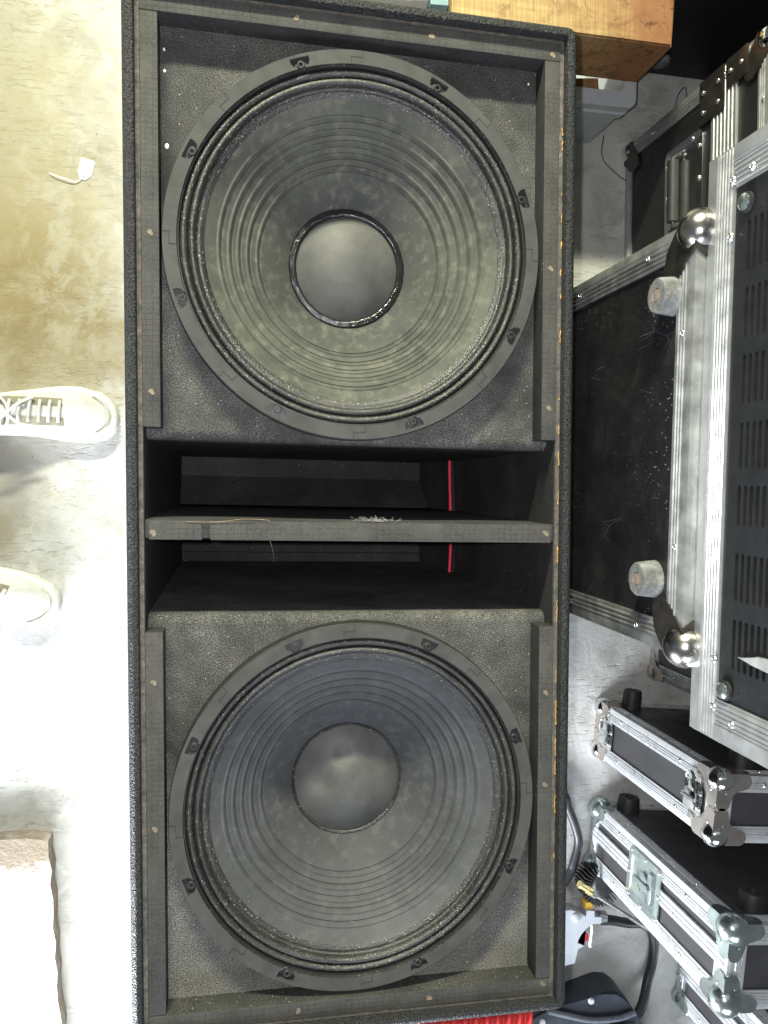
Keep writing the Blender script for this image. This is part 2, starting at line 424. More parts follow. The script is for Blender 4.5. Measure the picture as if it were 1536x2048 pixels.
def rect_hole(bm, x0, x1, y0, y1, hole, conv, mi=0):
    """flat plate x0..x1,y0..y1 with a star-shaped hole (list of xy, ccw); conv maps (x,y)->3d"""
    cx = sum(p[0] for p in hole) / len(hole); cy = sum(p[1] for p in hole) / len(hole)
    def bpt(p):
        dx, dy = p[0] - cx, p[1] - cy; ts = []
        if dx > 1e-9: ts.append(((x1 - cx) / dx, 0))
        if dx < -1e-9: ts.append(((x0 - cx) / dx, 2))
        if dy > 1e-9: ts.append(((y1 - cy) / dy, 1))
        if dy < -1e-9: ts.append(((y0 - cy) / dy, 3))
        t_, s_ = min(ts); return (cx + dx * t_, cy + dy * t_), s_
    B = [bpt(p) for p in hole]; n = len(hole)
    corner = {0: (x1, y1), 1: (x0, y1), 2: (x0, y0), 3: (x1, y0)}
    hv = [bm.verts.new(conv(*p)) for p in hole]; bv = [bm.verts.new(conv(*b[0])) for b in B]
    for i in range(n):
        j = (i + 1) % n; ring = [hv[i], bv[i]]
        s_ = B[i][1]; guard = 0
        while s_ != B[j][1] and guard < 4:
            ring.append(bm.verts.new(conv(*corner[s_]))); s_ = (s_ + 1) % 4; guard += 1
        ring += [bv[j], hv[j]]
        try: bm.faces.new(ring).material_index = mi
        except ValueError: pass
    return hv

# ------------------------------------------------------------------ camera (phone held over the loudspeaker, looking almost straight down)
ex = Vector((0.98322428, 0.00561324, 0.18231429)); ey = Vector((0.0128955, -0.99916446, -0.03878263)); nn = Vector((-0.18194426, -0.04048306, 0.98247514))
R = Matrix((ex, ey, -nn))          # rows: world axes seen from the lens (x right, y down, z away)
right = R @ Vector((1, 0, 0)); up = R @ Vector((0, -1, 0)); back = R @ Vector((0, 0, -1))
cam = bpy.data.cameras.new('camera'); co = bpy.data.objects.new('camera', cam); COL.objects.link(co)
m = Matrix.Identity(4)
for i in range(3): m[i][0] = right[i]; m[i][1] = up[i]; m[i][2] = back[i]; m[i][3] = (0, 0, 1.62)[i]
co.matrix_world = m
cam.sensor_fit = 'VERTICAL'; cam.sensor_height = 24; cam.lens = 24 * 1580 / 2048
cam.clip_start = .02; cam.clip_end = 60
S.camera = co

# ------------------------------------------------------------------ floor
bm = bmesh.new()
vs = [bm.verts.new(p) for p in ((-8, -8, 0), (8, -8, 0), (8, 8, 0), (-8, 8, 0))]; bm.faces.new(vs)
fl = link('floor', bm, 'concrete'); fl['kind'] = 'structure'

# raised concrete step at lower left
bm = bmesh.new()
edge = []
y = -.698
def jit(a): return random.uniform(-a, a)
n = 26
for i in range(n + 1):
    f = i / n; edge.append((-.352 + .027 * f * 1.6 + jit(.004), -.697 - .75 * f))
topl = [(-1.2 + i * .0425 + 0, -.69 + jit(.004)) for i in range(20)]
poly = topl + edge + [(-1.2, edge[-1][1])]
prism(bm, poly, 0, .040)
bmesh.ops.triangulate(bm, faces=[f for f in bm.faces if len(f.verts) > 4])
bmesh.ops.bevel(bm, geom=[e for e in bm.edges if abs(e.verts[0].co.z - .115) < 1e-5 and abs(e.verts[1].co.z - .115) < 1e-5 and len([f for f in e.link_faces if abs(f.normal.z) < .5]) == 1] if False else [], offset=.001)
st = link('concrete_step', bm, 'step', angle=50)
tag(st, 'raised concrete step with crumbling brown edge, in front of the person on the floor', 'step')

# ------------------------------------------------------------------ subwoofer cabinet
CX, CY = .1461, -.0573
def W(u, v, z): return (u - .0103 * v, v - .0096 * u, z)
sub = thing('subwoofer', 'large black double woofer cabinet, grille off, lying on its back on the concrete floor', 'loudspeaker', (CX, CY, 0))
A_, B_ = .272, .6255; RC = .013
def ring_row(o, z, ns=6):
    row = []
    for sx, sy, a0 in ((1, 1, 0), (-1, 1, 90), (-1, -1, 180), (1, -1, 270)):
        for k in range(ns + 1):
            a = math.radians(a0 + 90 * k / ns)
            if o < RC: p = (sx * (A_ - RC) + (RC - o) * math.cos(a), sy * (B_ - RC) + (RC - o) * math.sin(a))
            else: p = (sx * (A_ - o) + 1e-5 * math.cos(a), sy * (B_ - o) + 1e-5 * math.sin(a))
            row.append(W(p[0], p[1], z))
    return row
bm = bmesh.new()
prof = [(0, .0), (0, .669)] + [(.0085 - .0085 * math.cos(math.radians(a)), .6715 + .0085 * math.sin(math.radians(a))) for a in (0, 20, 40, 60, 80, 90)] + [(.0115, .680), (.0128, .6793), (.0134, .678), (.0135, .655)]
quadstrip(bm, [ring_row(o, z) for o, z in prof], True)
b0 = [bm.verts.new(W(x, y, .001)) for x, y in ((-.265, -.62), (.265, -.62), (.265, .62), (-.265, .62))]; bm.faces.new(b0)
link('cabinet_shell', bm, 'paint', sub, angle=40)
# bare edge in the grille rebate
bm = bmesh.new()
quadstrip(bm, [ring_row(o, z) for o, z in ((.0136, .6668), (.0186, .6668), (.0186, .640))], True)
link('rebate_edge', bm, 'board', sub)
# dried glue crumbs along the right rebate
for (v, l) in [(.505, .012), (.49, .03), (.425, .006), (.40, .03), (.365, .012), (.33, .01), (.30, .01), (.255, .02), (.17, .006), (.135, .03), (.10, .04), (.05, .02), (-.02, .05), (-.09, .06), (-.18, .04), (-.22, .07), (-.27, .05), (-.30, .04), (-.345, .025), (-.42, .01)]:
    if l > .025: l *= .5
    k = int(l / .0035) + 2; bm = bmesh.new()
    tube(bm, [W(.2579 - random.uniform(0, .0012), v - l * j / k + jit(.0007), .6676 + jit(.0004)) for j in range(k)], [random.uniform(.0003, .0010) for j in range(k)], 7)
    link('dried_glue', bm, 'dried_glue', sub)

# battens
def batten(u0, u1, v0, v1):
    bm = bmesh.new(); box(bm, u0, u1, v0, v1, .636, .668, .0016)
    if u1 - u0 > .1: bmesh.ops.subdivide_edges(bm, edges=[e for e in bm.edges if abs(e.verts[0].co.x - e.verts[1].co.x) > .1], cuts=24)
    for v in bm.verts:
        x, y, z = v.co; v.co = W(x, y, z)
    bm.normal_update()
    for f in bm.faces: f.material_index = 0 if f.normal.z > .3 else 1
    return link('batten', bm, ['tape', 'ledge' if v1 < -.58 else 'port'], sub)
batten(-.2532, .2532, .5862, .6082); batten(-.2532, .2532, -.6082, -.587)
batten(-.2532, -.2330, .1145, .5858); batten(.2332, .2532, .1145, .5858)
batten(-.2532, -.2325, -.5866, -.1250); batten(.2335, .2532, -.5866, -.1235)
def plug(u, v, z=.6682, r=.0032):
    bm = bmesh.new(); rows = []
    for rr, dz in ((1.1, -.001), (1, .0003), (.6, .0005), (.25, .0001)):
        rows.append([W(u + r * rr * (1 + .22 * math.sin(2 * a + u * 90) + .12 * math.sin(3 * a + v * 70)) * math.cos(a), v + r * rr * (1 + .22 * math.sin(2 * a + u * 90) + .12 * math.sin(3 * a + v * 70)) * math.sin(a), z + dz) for a in [2 * PI * q / 16 for q in range(16)]])
    V = quadstrip(bm, rows, True); bm.faces.new(V[-1])
    link('screw_plug', bm, 'plug', sub)
PLUGS = [(-.075, .598), (.088, .597), (.243, .593), (-.243, .337), (-.243, .155), (.243, .155), (.2435, .33), (-.2435, -.185), (-.2435, -.36), (.2435, -.21), (.2435, -.33), (.091, -.598), (.2435, -.594), (-.075, -.598)]
for p in PLUGS: plug(*p)

# baffles with round cut-outs and rolled port lips
DRV = [(-.0010, .3402, .2305), (.0000, -.3502, .2295)]
def circ(cx, cy, r, n=96): return [(cx + r * math.cos(2 * PI * i / n), cy + r * math.sin(2 * PI * i / n)) for i in range(n)]
BZ = .637
for (cx, cy, r), v0, v1, lip in ((DRV[0], .1146, .6082, 1), (DRV[1], -.6082, -.1216, -1)):
    bm = bmesh.new()
    rect_hole(bm, -.2532, .2532, v0, v1, circ(cx, cy, r - .017), lambda x, y: W(x, y, BZ))
    # lip + port ceiling
    e = v0 if lip == 1 else v1
    pr = [(e - lip * .0125 * math.sin(math.radians(a)), BZ - .0125 + .0125 * math.cos(math.radians(a))) for a in (0, 15, 30, 45, 60, 75, 90)]
    pr += [(e - lip * .0128, .55), (e - lip * (.0128 + .0035), .03)]
    us = [-.2532 + .5064 * i / 30 for i in range(31)]
    quadstrip(bm, [[W(u, vv, z) for u in us] for vv, z in pr], False, flip=(lip == -1))
    for f in bm.faces: f.normal_update()
    link('baffle', bm, 'baffle', sub)

# port walls, back, divider
for s in (-1, 1):
    bm = bmesh.new()
    e1 = [bm.verts.new(W(s * .2527, v, .02)) for v in (-.122, .1146)]; e2 = [bm.verts.new(W(s * .2527, v, .663)) for v in (-.122, .1146)]; e3 = [bm.verts.new(W(s * .2586, v, .663)) for v in (-.122, .1146)]
    for p, q in ((e1, e2), (e2, e3)):
        f = (p[0], p[1], q[1], q[0]); bm.faces.new(f if s < 0 else f[::-1])
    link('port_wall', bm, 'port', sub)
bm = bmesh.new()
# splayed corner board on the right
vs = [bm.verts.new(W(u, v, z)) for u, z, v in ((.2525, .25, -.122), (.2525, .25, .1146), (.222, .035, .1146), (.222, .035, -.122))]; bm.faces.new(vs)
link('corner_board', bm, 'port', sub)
bm = bmesh.new()
for pts in ([(.112, .034), (.062, .034)], [(-.087, .034), (-.122, .034)], [(.012, .034), (-.088, .034)]):
    vs = [bm.verts.new(W(u, v, z)) for v, z in pts for u in (-.2527, .2527)]
    bm.faces.new((vs[0], vs[1], vs[3], vs[2]))
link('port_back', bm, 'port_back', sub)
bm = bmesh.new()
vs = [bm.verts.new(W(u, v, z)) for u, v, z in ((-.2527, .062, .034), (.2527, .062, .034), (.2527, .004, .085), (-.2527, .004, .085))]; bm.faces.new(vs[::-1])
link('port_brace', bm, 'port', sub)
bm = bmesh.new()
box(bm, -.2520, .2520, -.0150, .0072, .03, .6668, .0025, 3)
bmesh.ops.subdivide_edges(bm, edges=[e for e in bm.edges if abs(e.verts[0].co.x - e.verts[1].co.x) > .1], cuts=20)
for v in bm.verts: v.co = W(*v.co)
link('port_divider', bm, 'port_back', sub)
for u0, u1 in ((-.2475, -.1870), (-.1780, .2470)):
    bm = bmesh.new(); box(bm, u0, u1, -.0163, .0062, .6662, .6695, .0012)
    bmesh.ops.subdivide_edges(bm, edges=[e for e in bm.edges if abs(e.verts[0].co.x - e.verts[1].co.x) > .05], cuts=12)
    for v in bm.verts: v.co = W(*v.co)
    link('tape_strip', bm, 'tape', sub)
plug(-.2425, -.0085, .6697, .0036); plug(.2405, -.004, .6697, .0036)
# loudspeaker wires in the port
for dx, mt in ((0, 'red_wire'), (.0062, 'cable')):
    bm = bmesh.new()
    tube(bm, smooth_path([W(.2405 + dx, .112, .20), W(.240 + dx, .06, .205), W(.240 + dx, .01, .21), W(.2405 + dx * 1.3, -.05, .212), W(.2385 + dx, -.125, .208)]), .0027, 10)
    link('speaker_wire', bm, mt, sub)
# lint and loose fibres on the divider edge
bm = bmesh.new()
for i in range(130):
    u = random.gauss(.021, .013); v = .008 + abs(random.gauss(0, .0022)); a = random.uniform(0, PI); l = random.uniform(.002, .0065)
    p = [W(u + k * l * math.cos(a) / 3, v + k * l * math.sin(a) / 6 + jit(.001), .668 + jit(.0016)) for k in range(4)]
    tube(bm, p, .00011, 4)
link('lint_tuft', bm, 'lint', sub)
bm = bmesh.new()
tube(bm, smooth_path([W(-.205, .0052, .6705), W(-.17, .0055, .671), W(-.14, .009, .672), W(-.113, .0085, .671), W(-.108, .006, .671)], 6), .00030, 5)
link('loose_fibre', bm, 'fibre', sub)
bm = bmesh.new()
tube(bm, smooth_path([W(-.108, -.016, .669), W(-.104, -.03, .66), W(-.10, -.05, .60)], 6), .00016, 4)
link('loose_fibre', bm, 'fibre', sub)
for (u, v, s_) in [(-.226, .448, .0030), (-.2285, .56, .0018), (-.228, .535, .0018), (.223, .57, .0016), (.12, .50, .0009), (-.05, .572, .0009), (.15, -.575, .0010)]:
    bm = bmesh.new(); sphere(bm, W(u, v, BZ + .0006), s_, 7, sx=random.uniform(.5, 1), sy=1.2, sz=.4)
    link('wood_chip', bm, 'cream_plastic', sub)

# ------------------------------------------------------------------ woofers
def woofer(cx, cy, R0, glossy, tilt0):
    k = R0 / .2335; ox, oy, _ = W(cx, cy, 0)
    EY = 1.011
    z0 = .664
    def place(bm):
        for v in bm.verts: v.co = Vector((v.co.x + ox, v.co.y * EY + oy, v.co.z))
    bm = bmesh.new()
    lathe(bm, [(.2335 * k, BZ - .001), (.2335 * k, z0 - .0062), (.2325 * k, z0 - .005), (.214 * k, z0 - .005), (.2125 * k, z0 - .025), (.20 * k, z0 - .06), (.09 * k, z0 - .14)], 160); place(bm)
    bas = link('woofer', bm, 'basket', sub)
    # gasket: fine polar grid with D-shaped screw windows
    bm = bmesh.new(); NA = 1080; rs = [.2160 + .0016 * i for i in range(11)]; rs[-1] = .2322
    scr = [math.radians(19 + tilt0 + 45 * i) for i in range(8)]
    def cut(r, a):
        for s_ in scr:
            d = (a - s_ + PI) % (2 * PI) - PI
            x = d * r; yv = r - .2205
            if abs(d) < .06 and yv > -.006 and r < .2280 and (x * x + (yv - .0075) ** 2 * 1.0) < .0125 ** 2 and abs(x) < .0115: return True
        return False
    vt = {}
    def vtx(i, j, z):
        key = (i % NA, j, z)
        if key not in vt:
            a = 2 * PI * i / NA; vt[key] = bm.verts.new((rs[j] * k * math.cos(a), rs[j] * k * math.sin(a), z))
        return vt[key]
    keep = [[not cut((rs[j] + rs[j + 1]) / 2, 2 * PI * (i + .5) / NA) for j in range(len(rs) - 1)] for i in range(NA)]
    zt, zb = z0, z0 - .0049
    for i in range(NA):
        for j in range(len(rs) - 1):
            if keep[i][j]:
                bm.faces.new((vtx(i, j, zt), vtx(i, j + 1, zt), vtx(i + 1, j + 1, zt), vtx(i + 1, j, zt)))
                if j == 0 or not keep[i][j - 1]: bm.faces.new((vtx(i, j, zb), vtx(i, j, zt), vtx(i + 1, j, zt), vtx(i + 1, j, zb)))
                if j == len(rs) - 2 or not keep[i][j + 1]: bm.faces.new((vtx(i, j + 1, zt), vtx(i, j + 1, zb), vtx(i + 1, j + 1, zb), vtx(i + 1, j + 1, zt)))
                for di in (-1, 1):
                    if not keep[(i + di) % NA][j]:
                        ii = i if di < 0 else i + 1
                        bm.faces.new((vtx(ii, j, zb), vtx(ii, j + 1, zb), vtx(ii, j + 1, zt), vtx(ii, j, zt)))
    # stepped joints between gasket segments
    for q in range(8):
        a = math.radians(1 + tilt0 + 45 * q); ca, sa = math.cos(a), math.sin(a)
        def P(r, t_): return (k * r * ca - t_ * sa, k * r * sa + t_ * ca)
        for (r0, r1, t0, t1) in ((.2161, .2245, .0066, .0074), (.2238, .2246, -.0074, .0074), (.2245, .2318, -.0074, -.0066)):
            prism(bm, [P(r0, t0), P(r1, t0), P(r1, t1), P(r0, t1)], z0 - .001, z0 + .00025, 1)
    bmesh.ops.recalc_face_normals(bm, faces=bm.faces)
    place(bm); link('gasket', bm, ['gasket', 'seam'], bas, angle=30)
    # screws
    for s_ in scr:
        bm = bmesh.new(); r = .2208 * k
        lathe(bm, [(.0066, z0 - .005), (.0066, z0 - .0040), (.0046, z0 - .0038), (.0046, z0 - .0012), (.0040, z0 - .0006), (.0024, z0 - .0006), (.0022, z0 - .003)], 16, r * math.cos(s_), r * math.sin(s_), cap_last=True)
        place(bm); link('screw', bm, 'basket', bas)
    # surround: double roll
    pr = [(.2160, z0 - .001), (.2150, z0 - .006), (.2138, z0 - .0125)]
    for i in range(13):
        a = PI * i / 12; pr.append((.2088 + .0046 * math.cos(a), z0 - .0125 + .0072 * math.sin(a)))
    for i in range(13):
        a = PI * i / 12; pr.append((.1990 + .0045 * math.cos(a), z0 - .0135 + .0074 * math.sin(a)))
    pr += [(.1940, z0 - .0155), (.1915, z0 - .0168), (.1905, z0 - .0163), (.1895, z0 - .0168), (.1860, z0 - .0185), (.1835, z0 - .0208)]
    bm = bmesh.new(); lathe(bm, [(r * k, z) for r, z in pr], 200); place(bm)
    link('surround', bm, 'surround', bas, angle=60)
    # cone with pressed rings
    pr = []; N = 260
    for i in range(N + 1):
        f = i / N; r = .1845 + (.0735 - .1845) * f
        z = z0 - .0198 - .0872 * (f ** .95) 
        rp = r
        for c_ in (.1683, .1560, .1450, .1333, .1207):
            d = (rp - c_)
            if abs(d) < .0030: z += (.0023 if glossy else .0015) * (1 + math.cos(PI * d / .0030)) / 2
            z -= .0018 * math.exp(-((d + .0034) / .0007) ** 2)
        pr.append((r, z))
    bm = bmesh.new(); lathe(bm, [(r * k, z) for r, z in pr], 200); place(bm)
    link('cone', bm, 'cone_a' if glossy else 'cone_b', bas, angle=75)
    # glue ring and dust cap
    zr = z0 - .1045
    bm = bmesh.new(); rows = []
    for r, dz in ((.0800, -.0030), (.0786, .0020), (.0762, .0042), (.0740, .0030), (.0724, .0044), (.0700, .0034), (.0682, -.0005)):
        if not glossy: r = .0775 + (r - .0800) * .40; 
        row = []
        for i in range(160):
            a = 2 * PI * i / 160; w1 = .0005 * math.sin(3 * a + 1) + .0002 * math.sin(17 * a) + .0002 * math.sin(37 * a + 2) if glossy else .0003 * math.sin(9 * a)
            row.append(((r + w1) * k * math.cos(a), (r + w1) * k * math.sin(a), zr + dz * (1.0 if glossy else .5)))
        rows.append(row)
    quadstrip(bm, rows, True); place(bm)
    link('glue_ring', bm, 'glue' if glossy else 'surround', bas, angle=75)
    bm = bmesh.new(); rc = .0695 if glossy else .0745; hz_ = .024; rows = []
    for i in range(26):
        f = 1 - i / 25.5; row = []
        for j in range(120):
            a = 2 * PI * j / 120; x, y = rc * f * math.cos(a), rc * f * math.sin(a)
            z = zr - .001 + hz_ * (1 - f * f)
            if not glossy:   # dented cap
                for dx, dy, s_, h_ in ((-.008, .040, .009, -.0052), (-.036, .000, .012, -.0062), (.034, .030, .016, -.0030), (-.002, .018, .014, .0016)):
                    z += h_ * math.exp(-((x - dx) ** 2 + (y - dy) ** 2) / (2 * s_ * s_) * 1.0)
            row.append((x * k, y * k, z))
        rows.append(row)
    V = quadstrip(bm, rows, True); bm.faces.new(V[-1]); place(bm)
    link('dust_cap', bm, 'cap', bas, angle=75)
woofer(*DRV[0], True, 0)
woofer(*DRV[1], False, 2.5)

# ------------------------------------------------------------------ flight cases
def make_case(name, label, cat, loc, rz, dims, mats=('laminate', 'alu', 'chrome'), w=.030, balls=True, group=None, corner='lobe', rivet_step=.13, plate_mat='plate', ballr=.022):
    """box from the local corner (0,0,0): x 0..dx, y -dy..0, z 0..dz"""
    root = thing(name, label, cat, loc, rz, group)
    dx, dy, dz = dims; h = Vector((dx / 2, dy / 2, dz / 2)); c = Vector((dx / 2, -dy / 2, dz / 2))
    bm = bmesh.new(); box(bm, 0, dx, -dy, 0, 0, dz); link('panel', bm, mats[0], root)
    # L-shaped ribbed edge rails
    def rail(k, si, sj):
        i, j = [a for a in range(3) if a != k]
        t0 = .0026 + .0003 * k
        base = [(w, -.001), (w, t0), (w * .86, t0)]
        for q in (.80, .62, .44):
            base += [(w * (q + .035), t0), (w * (q + .015), t0 + .0016), (w * (q - .03), t0 + .0016), (w * (q - .05), t0)]
        base += [(w * .30, t0), (w * .28, t0 + .0004), (.004, t0 + .0004)]
        pts = []
        for a, t_ in base: pts.append((h[i] + t_, h[j] - a))
        pts.append((h[i] + t0 * .75, h[j] + t0 * .75))
        for a, t_ in reversed(base): pts.append((h[i] - a, h[j] + t_))
        rows = []
        e = h[k] - (.006 if balls else 0)
        for s in (-1, 1):
            row = []
            for a, b in pts:
                p = [0, 0, 0]; p[k] = s * e; p[i] = si * a; p[j] = sj * b; row.append(tuple(Vector(p) + c))
            rows.append(row)
        bm = bmesh.new(); V = quadstrip(bm, rows); 
        for r_ in V: bm.faces.new(r_)
        bmesh.ops.recalc_face_normals(bm, faces=bm.faces)
        link('edge_rail', bm, mats[1], root, angle=25)
    for k in range(3):
        for si in (-1, 1):
            for sj in (-1, 1): rail(k, si, sj)
    # rivets along rails of the faces that can be seen
    bm = bmesh.new(); lathe(bm, [(.0040, 0), (.0040, .0008), (.0032, .0020), (.0018, .0026), (.0012, .0012)], 12, cap_last=True)
    rv = link('rivet', bm, 'steel', root); first = [True]
    def put(p, rot):
        if first[0]:
            rv.location = p; rv.rotation_euler = rot; first[0] = False
        else: dup(rv, root, p, rot)
    RX, RY, RZ = (0, -PI / 2, 0), (-PI / 2, 0, 0), (0, 0, 0)
    tt = .0036
    def spread(L): 
        n_ = max(2, int(L / rivet_step)); return [L * (i + .5) / n_ for i in range(n_)]
    for z in spread(dz):
        put((-tt, -w * .5, z), RX); put((-tt, -dy + w * .5, z), RX); put((w * .5, tt, z), RY)
    for y in spread(dy): put((-tt, -y, dz - w * .5), RX); put((w * .5, -y, dz + tt), RZ)
    for x in spread(dx): put((x, tt, dz - w * .5), RY); put((x, -w * .5, dz + tt), RZ)
    if balls:
        def outline(kind):
            if kind == 'lobe':   # two short arms with round ends
                pts = [(0, 0), (.050, 0)]
                pts += [(.050 + .013 * math.sin(a), .013 - .013 * math.cos(a)) for a in [PI * q / 8 for q in range(1, 8)]]
                pts += [(.046, .028), (.036, .031), (.031, .036), (.028, .046)]
                pts += [(.013 - .013 * math.cos(a), .050 + .013 * math.sin(a)) for a in [PI - PI * q / 8 for q in range(1, 8)]]
                pts += [(0, .050)]
            else:                # one diagonal arm with two rivets
                pts = [(0, 0), (.034, 0), (.040, .006), (.048, .018), (.060, .028)]
                cx_, cy_ = .050, .050
                pts += [(cx_ + .016 * math.cos(a), cy_ + .016 * math.sin(a)) for a in [math.radians(-35 + 160 * q / 8) for q in range(9)]]
                pts += [(.028, .060), (.018, .048), (.006, .040), (0, .034)]
            return pts
        ol = outline(corner)
        for sx in (-1, 1):
            for sy in (-1, 1):
                for sz in (-1, 1):
                    s = (sx, sy, sz)
                    bm = bmesh.new()
                    for k in range(3):
                        i, j = [a for a in range(3) if a != k]; lo = []; hi = []
                        for a, b in ol:
                            for lst, t_ in ((lo, .001), (hi, .0056 + .0002 * k)):
                                p = [0, 0, 0]; p[k] = s[k] * (h[k] + t_); p[i] = s[i] * (h[i] + .0055 - a); p[j] = s[j] * (h[j] + .0055 - b)
                                lst.append(bm.verts.new(Vector(p) + c))
                        n_ = len(lo); bm.faces.new(hi)
                        for q in range(n_): bm.faces.new((lo[q], lo[(q + 1) % n_], hi[(q + 1) % n_], hi[q]))
                    bmesh.ops.triangulate(bm, faces=[f for f in bm.faces if len(f.verts) > 4])
                    bmesh.ops.recalc_face_normals(bm, faces=bm.faces)
                    cp = link('corner_plate', bm, plate_mat, root, angle=25)
                    bm = bmesh.new(); sphere(bm, Vector([s[q] * (h[q] - .008) for q in range(3)]) + c, ballr, 28)
                    link('corner_ball', bm, mats[2], cp)
    return root

def foot(root, p, axis, r=.019, l=.026, mat='rubber', worn=False):
    """round rubber foot standing out along axis ('-x' or '+y' or '-y')"""
    bm = bmesh.new()
    lathe(bm, [(r * 1.12, 0), (r * 1.06, l * .5), (r, l * .93), (r * .93, l), (r * .42, l), (r * .38, l * .75)], 28, cap_last=True)
    o = link('rubber_foot', bm, mat, root)
    if worn:
        bm = bmesh.new(); lathe(bm, [(r * .40, l * .76), (r * .36, l * .985), (r * .15, l * .99)], 14, cap_last=True); link('foot_screw', bm, 'rust', o)
    o.location = p; o.rotation_euler = {'-x': (0, -PI / 2, 0), '+y': (-PI / 2, 0, 0), '-y': (PI / 2, 0, 0)}[axis]
    return o

# case with the worn rubber feet, standing on its side beside the subwoofer
c1 = make_case('flight_case', 'scuffed black flight case standing on its side, two worn grey feet facing the loudspeaker', 'flight case',
               (.506, .297, 0), -.009, (.42, .4915, .80), ('laminate_worn', 'alu_worn', 'chrome_worn'), .033, group='black flight cases with metal edges', corner='diag', plate_mat='dark_plate', rivet_step=.2, ballr=.025)
foot(c1, (0, -.075, .757), '-x', .0205, .024, 'worn_rubber', True)
foot(c1, (0, -.412, .733), '-x', .0205, .024, 'worn_rubber', True)

# rack case with louvred panel on top of it
c2 = thing('rack_case', 'rack case with bright aluminium frame and louvred black panel, on top of the scuffed case', 'rack case', (.5175, .361, .803), -.008)
DX2, DY2, DZ2 = .45, .637, .46
bm = bmesh.new(); box(bm, .09, DX2, -DY2 + .004, -.004, .004, DZ2); link('body', bm, 'seam', c2)
wf = .044
def fr(y0, y1, z0, z1, horiz):
    """flat ribbed frame strip on the -x face"""
    bm = bmesh.new()
    a0, a1 = (z0, z1) if horiz else (y0, y1)
    prof = [(0, .012), (0, -.001), (.016, -.001), (.0165, .0018)]
    L = abs(a1 - a0)
    for q in (.40, .52, .64, .76, .88):
        prof += [(L * q - .0022, .0018), (L * q - .0012, .0002), (L * q + .0012, .0002), (L * q + .0022, .0018)]
    prof += [(L, .0018), (L, .012)]
    rows = []
    for e in ((y0, y1) if horiz else (z0, z1)):
        row = []
        for a, x in prof:
            if horiz: row.append((x, e, z0 + a))
            else: row.append((x, (y1 - a) if y1 > -.2 else (y0 + a), e))
        rows.append(row)
    V = quadstrip(bm, rows)
    for r_ in V: bm.faces.new(r_)
    bmesh.ops.recalc_face_normals(bm, faces=bm.faces)
    link('frame_strip', bm, 'alu', c2, angle=25)
fr(-DY2, 0, 0, wf, True)
bmx = .044
fr(-bmx, 0, wf + .0005, DZ2, False); fr(-DY2, -DY2 + bmx, wf + .0005, DZ2, False)
bm = bmesh.new()
box(bm, .003, DX2, -.006, .0026, 0.0, DZ2); box(bm, .003, DX2, -DY2 - .0026, -DY2 + .006, 0, DZ2); box(bm, .003, DX2, -DY2, 0, -.0026, .0035)
link('side_profile', bm, 'alu_worn', c2, angle=25)
# louvred panel
bm = bmesh.new(); y_lo, y_hi = -DY2 + bmx, -bmx; z_lo, z_hi = wf + .0005, DZ2
groups = [(.278, .2233), (.2083, .1532), (.1381, .085), (.0673, .0164), (.0011, -.0425), (-.0708, -.1225), (-.1407, -.1954)]
XP = .004
def cap(cy, cz, hy, hz, n=8):
    pts = []
    for a in range(n + 1): t_ = math.radians(-90 + 180 * a / n); pts.append((cy + (hy - hz) + hz * math.cos(t_), cz + hz * math.sin(t_)))
    for a in range(n + 1): t_ = math.radians(90 + 180 * a / n); pts.append((cy - (hy - hz) + hz * math.cos(t_), cz + hz * math.sin(t_)))
    return pts
zs0 = .068; pitch = .0100; nslot = int((z_hi - .03 - zs0) / pitch)
conv = lambda y, z: (XP, y, z)
ys = []
for a, b in groups: ys.append((b - .361, a - .361))
ys = ys[::-1]
prev = y_lo
for q, (a, b) in enumerate(ys):
    m0 = (prev + a) / 2 if q == 0 else prev
    nxt = (b + ys[q + 1][0]) / 2 if q + 1 < len(ys) else b + .012
    if q == 0: m0 = a - .006
    for s_ in range(nslot):
        zc = zs0 + s_ * pitch
        rect_hole(bm, m0, nxt, zc - pitch / 2, zc + pitch / 2, cap((a + b) / 2, zc, (b - a) / 2, .0027), conv)
        hp = cap((a + b) / 2, zc, (b - a) / 2, .0027)
        quadstrip(bm, [[(XP, y, z) for y, z in hp], [(XP + .004, y, z) for y, z in hp]], True)
    prev = nxt
ylo_g, yhi_g = ys[0][0] - .006, prev; zlo_g, zhi_g = zs0 - pitch / 2, zs0 + (nslot - .5) * pitch
for a, b, c_, d in ((y_lo, ylo_g, z_lo, z_hi), (yhi_g, y_hi, z_lo, z_hi), (ylo_g, yhi_g, z_lo, zlo_g), (ylo_g, yhi_g, zhi_g, z_hi)):
    bm.faces.new([bm.verts.new((XP, y, z)) for y, z in ((a, c_), (b, c_), (b, d), (a, d))])
bmesh.ops.recalc_face_normals(bm, faces=bm.faces)
link('louvre_panel', bm, 'black_metal', c2, angle=30)
# screws with washers and rivets
for y, z in ((-.066, .066), (-.580, .060)):
    bm = bmesh.new(); lathe(bm, [(.0105, 0), (.0105, .004), (.006, .0045)], 20, cap_last=True)
    o = link('washer', bm, 'rubber', c2); o.location = (.003, y, z); o.rotation_euler = (0, -PI / 2, 0)
    bm = bmesh.new(); lathe(bm, [(.0088, .0046), (.0086, .0062), (.006, .0082), (.002, .0088)], 20, cap_last=True)
    box(bm, -.0045, .0045, -.0008, .0008, .0086, .0092, mi=1); box(bm, -.0008, .0008, -.0045, .0045, .0084, .0090, mi=1)
    link('screw', bm, ['zinc', 'seam'], o)
bm = bmesh.new(); lathe(bm, [(.0050, 0), (.0050, .001), (.0038, .0026), (.002, .0032), (.0014, .0016)], 12, cap_last=True)
rv = link('rivet', bm, 'steel', c2); rv.location = (.001, -.036, .043); rv.rotation_euler = (0, -PI / 2, 0)
